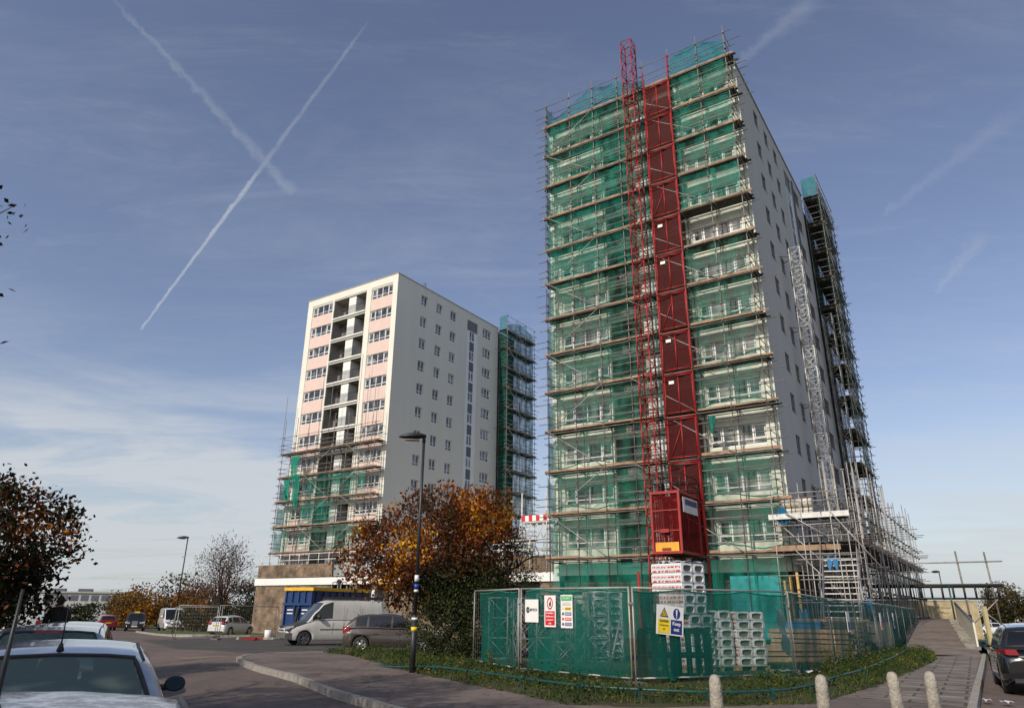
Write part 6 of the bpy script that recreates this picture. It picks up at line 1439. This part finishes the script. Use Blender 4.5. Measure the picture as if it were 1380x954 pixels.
LM['darkgreen'] = leafmat('dark green leaves', [(0, (.012, .022, .006)), (.5, (.028, .042, .010)), (1, (.06, .065, .016))], .2, nscale=1.2)
LM['maple'] = leafmat('maple leaves', [(0, (.010, .014, .004)), (.4, (.022, .022, .006)), (.62, (.055, .022, .006)), (.85, (.15, .038, .007)), (1, (.34, .12, .01))], .2, nscale=.7)
LM['near'] = leafmat('purplish leaves', [(0, (.012, .012, .008)), (.5, (.03, .012, .012)), (1, (.07, .02, .012))], .2)
LM['twig'] = leafmat('sparse russet leaves', [(0, (.05, .025, .02)), (.5, (.11, .035, .03)), (1, (.16, .07, .04))], .3)
LM['gold'] = leafmat('golden leaves', [(0, (.06, .05, .012)), (.35, (.14, .075, .014)), (.65, (.34, .14, .014)), (1, (.50, .24, .02))], .3, nscale=.22)
LM['olive'] = leafmat('olive leaves', [(0, (.03, .035, .012)), (.5, (.07, .055, .018)), (1, (.13, .07, .02))], .3, nscale=.3)
LM['hedge'] = leafmat('hedge leaves', [(0, (.012, .018, .007)), (.5, (.025, .032, .010)), (1, (.05, .05, .014))], .2)
GT = H(28)+.06
tree('hawthorn_tree', 'broad orange and red autumn tree with a dark green base beside the street lamp', 'tree', (-2.45, 25.6, GT), [(-.2, 0, 3.6, 2.7, 2.2, 1.6), (-2.0, .2, 3.2, 1.6, 1.4, 1.2), (1.5, 0, 3.2, 1.5, 1.4, 1.3), (.3, 0, 4.5, 2.1, 1.7, 1.15), (-.6, .2, 2.4, 2.0, 1.5, 1.0), (1.3, -.2, 4.4, 1.5, 1.3, 1.1)], LM['orange'], .066, 19000, 2, 1.6, .16, clump=.20, tn=4)
t = tree('ivy_bush', 'dark green bush filling the foot of the orange tree', 'bush', (-1.5, 25.0, GT), [(-.4, .2, 1.3, 1.5, 1.2, 1.4), (.6, .1, 1.1, 1.1, 1.1, 1.1), (-.2, .3, 2.3, 1.3, 1.1, .9), (.7, 0, 2.1, .9, .9, .8)], LM['darkgreen'], .045, 20000, 4, .8, .08, lev=1, clump=.22, low=.0)
tree('bramble', 'low dark shrub spilling from the orange tree behind the fence end', 'shrub', (.6, 25.6, GT), [(0, 0, 1.5, .7, .7, .9), (-.3, 0, 2.5, .7, .6, .5)], LM['darkgreen'], .04, 2600, 6, .8, .05, lev=1, clump=.2)
tree('maple_tree', 'dark maple with reddening leaves on the left behind the parked cars', 'tree', (-13.9, 18.0, H(16)-.3), [(0, 0, 3.0, 2.3, 2.2, 1.7), (1.2, .6, 3.5, 1.6, 1.4, 1.1), (-.8, 0, 4.1, 1.6, 1.5, 1.0), (1.4, .2, 2.2, 1.2, 1.2, .9), (-.6, 0, 1.5, 2.2, 2.0, 1.0), (.6, .3, 4.4, .9, .9, .7)], LM['maple'], .07, 19000, 5, 1.2, .17, clump=.2)
tree('roadside_tree', 'tree whose dark purplish sprays reach in at the left edge of the sky', 'tree', (-10.35, 8.0, H(7)), [(-.6, -.6, 6.2, 2.0, 2.0, 1.6), (2.75, .2, 5.0, 1.15, .5, .40), (2.7, .2, 5.95, .9, .3, .14), (2.55, .2, 6.6, 1.0, .3, .16), (1.85, -1.5, 6.5, 1.5, 1.4, .9), (2.05, -.5, 7.2, 1.0, 1.3, .7), (.95, 1.6, 7.0, .9, 1.2, .6), (3.2, -3.6, 6.9, 1.3, 1.2, .8), (4.0, -4.6, 6.3, 1.1, 1.0, .6), (2.2, -4.2, 6.3, 1.5, 1.2, .9)], LM['near'], .05, 21000, 9, 3.5, .2, clump=.16)
tree('roadside_tree', 'tree standing outside the left edge that shades the pavement', 'tree', (-9.0, -1.5, H(0)), [(0, 0, 6.0, 3.0, 3.0, 2.2), (2.6, .6, 6.6, 2.2, 1.8, 1.5), (-1.6, 0, 6.3, 1.8, 1.8, 1.5)], LM['near'], .13, 5000, 19, 3.5, .2, clump=.4)
tree('bare_tree', 'half bare tree with russet leaves rising behind the white hatchback', 'tree', (-27.4, 70.0, H(70)), [(0, 0, 5.2, 2.5, 2.3, 2.2), (-1.2, 0, 4.2, 2.0, 1.8, 1.6), (1.3, 0, 4.6, 2.0, 1.8, 1.8), (.2, 0, 7.0, 1.8, 1.6, 1.6)], LM['twig'], .075, 4200, 14, 1.6, .16, lev=4, clump=.5, tn=4)
bgt = [(-43, 87, 'gold', 3.9, 3.3, 'left golden tree in the clump behind the black cab'), (-38.5, 88, 'olive', 4.6, 4.1, 'tall olive brown tree in the clump behind the cab and van'), (-35.5, 85, 'gold', 3.9, 3.0, 'bright golden tree beside the far street lamp'), (-46.5, 92, 'olive', 3.2, 2.9, 'small olive tree at the left of the clump'),
       (-56, 84, 'olive', 3.8, 3.4, 'olive tree behind the tall white van'), (-61, 80, 'gold', 3.0, 2.8, 'yellowish tree behind the maple'), (-32, 92, 'hedge', 3.9, 4.1, 'dark green tree left of the russet tree'), (-27.5, 91, 'hedge', 3.6, 4.2, 'dark green tree behind the white hatchback'), (-22.5, 90, 'olive', 3.2, 4.0, 'brown tree beside the brick building')]
for k, (x, y, c, w, h, lb) in enumerate(bgt):
    h *= 1.42
    tree('background_tree', lb, 'tree', (x, y, H(y)-.2), [(0, 0, h*.62, w*.8, w*.7, h*.42), (-w*.35, 0, h*.5, w*.5, w*.5, h*.36), (w*.4, 0, h*.45, w*.5, w*.5, h*.34), (0, 0, h*.25, w*.85, w*.7, h*.26)], LM[c], .15, 3800, 40+k, 1.2, .16, 'trees beyond the road', twigs=False, lev=2, clump=.45)
for k, (x, y, w, h, c, lb) in enumerate(((90.5, 136, 3.9, 8.6, 'olive', 'large round olive brown tree across the field'), (96.5, 134, 3.3, 6.8, 'gold', 'smaller golden tree at the right edge across the field'), (103, 138, 4, 6.4, 'olive', 'brown tree cut by the right frame edge'), (87, 150, 5, 2.4, 'hedge', 'dark hedge left of the round tree across the field'))):
    tree('field_tree', lb, 'tree', (x, y, H(y)-.2), [(0, 0, h*.60, w*.9, w*.8, h*.40), (-w*.4, 0, h*.5, w*.5, w*.5, h*.3), (w*.4, 0, h*.52, w*.5, w*.5, h*.3), (0, 0, h*.35, w*.8, w*.7, h*.25)], LM[c], .19, 6500, 70+k, 1.2, .25, 'trees across the field', twigs=False, lev=2, clump=.5)
tree('hedge', 'dark hedge under the maple along the left kerb', 'hedge', (-17.0, 20, H(20)), [(0, 0, .9, 2.6, 1.2, .9), (-3, 5, .9, 2.0, 2.2, 1.0), (-6, 11, .9, 2.0, 3.2, 1.1), (2.6, -3.4, .7, 1.6, 1.8, .8)], LM['hedge'], .075, 14000, 90, .4, .05, lev=1, clump=.25, low=.02)
tree('hedge', 'far hedge running behind the fence panels and white hatchback', 'hedge', (-24, 70, H(70)), [(-3, 0, 1.0, 4, 1.5, 1.2), (4, 1, 1.0, 3, 1.5, 1.2)], LM['hedge'], .12, 7000, 91, .4, .05, lev=1, clump=.35, low=.02)
tree('hedge', 'dark hedge in front of the long pale office building', 'hedge', (-78, 118, H(118)), [(-8, 0, 1.2, 7, 1.5, 1.5), (3, 1, 1.1, 7, 1.5, 1.3), (12, 0, 1.3, 5, 1.5, 1.6)], LM['hedge'], .2, 7000, 93, .4, .05, lev=1, clump=.4, low=.02)
tree('hedge', 'dark hedge across the far side of the field', 'hedge', (95, 165, H(165)), [(-35, 0, 1.5, 22, 2, 1.7), (10, 0, 1.5, 26, 2, 1.6), (50, 0, 1.5, 20, 2, 1.7)], LM['hedge'], .35, 9000, 92, .4, .05, lev=1, clump=.6, low=.0)
# far white building with a band of windows
t = thing('office_building', 'long low white building with a band of dark windows on the skyline at left', 'building', (-98, 152, H(152)+.3), .32)
m = MB(); m.b2((-16, 0, 0), (17, 10, 5.1)); m.build('wall', mat('pale grey cladding', (.42, .42, .43), .7), t); m = MB(); m.b2((-16.3, -.3, 5.1), (17.3, 10.3, 5.4)); m.build('roof', M['conc'], t)
parts([lambda m, k=k: m.b2((-15.5+1.9*k, -.06, 3.6), (-14.1+1.9*k, -.01, 4.7)) for k in range(17)], 'window', M['dgrey'], t)
m = MB(); [m.b2((-12+5*k, 2, 5.4), (-9.5+5*k, 4, 6.0)) for k in range(5)]; m.build('roof_plant', M['dgrey'], t)
for k, (x, y, w) in enumerate(((66, 118, 9), (88, 122, 8), (104, 120, 7))):
    t = thing('low_house', ['pale low building across the field left of the round tree', 'white low building behind the far fence', 'low building at the right edge across the field'][k], 'building', (x, y+28, H(y+28)), -.5); m = MB(); m.b2((-w/2, 0, -.3), (w/2, 6, 2.5)); m.build('wall', M['cream'], t)
    m = MB(); m.prism([(-.3, 2.5), (6.3, 2.5), (3, 4.0)], 0, -w/2-.2, w/2+.2); m.build('roof', M['roof'], t)
    parts([lambda m, q=q: m.b2((-w/2+1+2*q, -.05, .9), (-w/2+2+2*q, -.01, 1.9)) for q in range(3)], 'window', M['dgrey'], t)
FF = [(31.5, 42.0), (35.0, 43.0), (38.5, 44.0)]
for k, (a, b) in enumerate(zip(FF, FF[1:])): fence_panel((*a, H(a[1])-.15), (*b, H(b[1])-.15), ['left bare mesh panel at the near edge of the field', 'right bare mesh panel at the near edge of the field'][k], net=False, group='mesh panels at the field', seed=k)
t = thing('field_notice', 'white notice with a blue dot hung on the mesh panels by the field', 'sign', (36.0, 43.1, H(43)+.7), .28); m = MB(); m.b2((-.42, -.02, 0), (.42, .0, .7)); m.build('board', M['signw'], t); m = MB(); m.tube((0, -.03, .45), (0, -.021, .45), .12, 12); m.build('blue_dot', M['signb'], t)

# ================================================================== SMALL GROUND THINGS
def blades():
    r = random.Random(77); m = MB(); n = 0
    while n < 15000:
        x, y = r.uniform(-8, 18), r.uniform(13.6, 34)
        if not inside((x, y), VERGE): continue
        d = min(seg_d((x, y), VERGE[i], VERGE[i+1]) for i in range(14))
        if d > 2.6 and r.random() > .25: continue
        z = vh(x, y)-.01; h = r.uniform(.05, .17)*(1.3 if d < 1.6 else 1); a = r.uniform(0, 6.28); dx, dy = math.cos(a)*.008, math.sin(a)*.008; lx, ly = r.gauss(0, .05), r.gauss(0, .05)
        m.face([(x-dx, y-dy, z), (x+dx, y+dy, z), (x+lx, y+ly, z+h)]); n += 1
    return m
LM['blade'] = leafmat('grass blades', [(0, (.03, .05, .008)), (.5, (.07, .105, .018)), (1, (.17, .16, .04))], .3, nscale=1.5)
LM['ivy'] = leafmat('ground cover leaves', [(0, (.012, .03, .006)), (.5, (.035, .065, .012)), (.85, (.075, .095, .02)), (1, (.20, .15, .03))], .25, nscale=1.8)
tag(blades().build('verge_grass', LM['blade']), 'rough grass growing on the bank under the fence', 'grass', kind='stuff')
r = random.Random(78); m = MB(); pts = []
while len(pts) < 17000:
    x, y = r.uniform(-8, 18), r.uniform(13.6, 34)
    if not inside((x, y), VERGE): continue
    d = min(seg_d((x, y), VERGE[i], VERGE[i+1]) for i in range(14))
    n = noise.noise(Vector((x*.8, y*.8, 9)))
    if d > 2.3 or r.random() > max(.05, .65+n*1.6-(.3 if 3.5 < x < 9 else 0)-d*.15): continue
    pts.append((x, y, vh(x, y)+abs(r.gauss(0, .09))*min(1, d*2+.2)*(1.2+n)))
leafcloud(m, pts, .032, r); tag(m.build('ground_cover', LM['ivy']), 'ivy and weeds matting the bank below the fence', 'ground cover', kind='stuff')
m = MB(); pts = []
for k in range(330):
    u = r.random()
    x, y = (r.uniform(-6, 9), r.uniform(9, 22)); z = None
    if inside((x, y), VERGE): z = vh(x, y)+.03
    elif inside((x, y), FOOT): z = H(y)+.012
    else: z = H(y)-.11
    if z is not None: pts.append((x, y, z+.012))
for k in range(160): a = r.random(); p = Vector((-2.9, 21.5)).lerp(Vector((.2, 16.2)), a); x, y = p.x+r.gauss(0, .25), p.y+r.gauss(0, .25); pts.append((x, y, (vh(x, y) if inside((x, y), VERGE) else H(y))+.02))
for p in pts:
    a = r.random()*6.28; s = r.uniform(.02, .045); c, q = math.cos(a), math.sin(a); m.face([(p[0]-c*s, p[1]-q*s, p[2]), (p[0]+q*s*.6, p[1]-c*s*.6, p[2]+.012), (p[0]+c*s, p[1]+q*s, p[2]), (p[0]-q*s*.6, p[1]+c*s*.6, p[2]+.01)])
tag(m.build('fallen_leaves', leafmat('fallen leaves', [(0, (.10, .045, .015)), (.5, (.35, .13, .02)), (1, (.55, .33, .03))], .1)), 'yellow and brown leaves scattered over the pavement and kerb', 'leaves', kind='stuff')
for k, (x, y, h) in enumerate(((7.9, 19.1, .7), (8.9, 20.0, .95), (10.3, 21.9, .6), (-.4, 18.6, .55))):
    t = thing('weed', ['short leafy weed at the fence foot, left of the tall one', 'tallest leafy weed against the right hand fence', 'bushy weed farther along the right hand fence', 'dry weed at the foot of the left fence panel'][k], 'weed', (x, y, vh(x, y)), 0, 'weeds by the fence'); m = MB(); pts = []
    for j in range(7):
        a = r.random()*6.28; q = Vector((math.cos(a)*.22*r.random(), math.sin(a)*.22*r.random(), h*r.uniform(.6, 1))); m.tube((0, 0, 0), q, .005, 4)
        for i in range(26): u = r.uniform(.2, 1); pts.append(q*u+Vector((r.gauss(0, .04), r.gauss(0, .04), r.gauss(0, .03))))
    m.build('stem', M['bark'], t); m = MB(); leafcloud(m, pts, .028, r); m.build('foliage', LM['blade'], t)
for k, (x, y) in enumerate(((9.55, 15.5), (9.75, 15.2))):
    m = MB(); m.grid([[(.09*(i-2)/2, .07*(j-1.5), .04+.05*abs(math.sin(i*2+j*1.3+k))) for i in range(5)] for j in range(4)]); tag(m.build('litter', M['signw'] if k else mat('printed wrapper', (.6, .3, .3), .5, col2=(.7, .7, .75), scale=20), None, (x, y, H(y)-.12)), ['crumpled printed wrapper in the gutter before the black car', 'crumpled white paper in the gutter before the black car'][k], 'litter', 'litter in the gutter')
m = MB()
for q, (a, b) in enumerate((((-11.3, 26.2), (-10.3, 27.6)), ((-11.1, 26.0), (-10.1, 27.4)))):
    d = Vector((b[0]-a[0], b[1]-a[1], 0)).normalized(); n = Vector((d.y, -d.x, 0))*.035
    P = [Vector((*a, 0))-n, Vector((*a, 0))+n, Vector((*b, 0))+n, Vector((*b, 0))-n]; m.face([(p.x, p.y, H(p.y)-.1175) for p in P])
m.build('road_markings', mat('worn yellow line', (.42, .34, .16), .8, var=.4, scale=8))['kind'] = 'structure'
# birds on the roofs
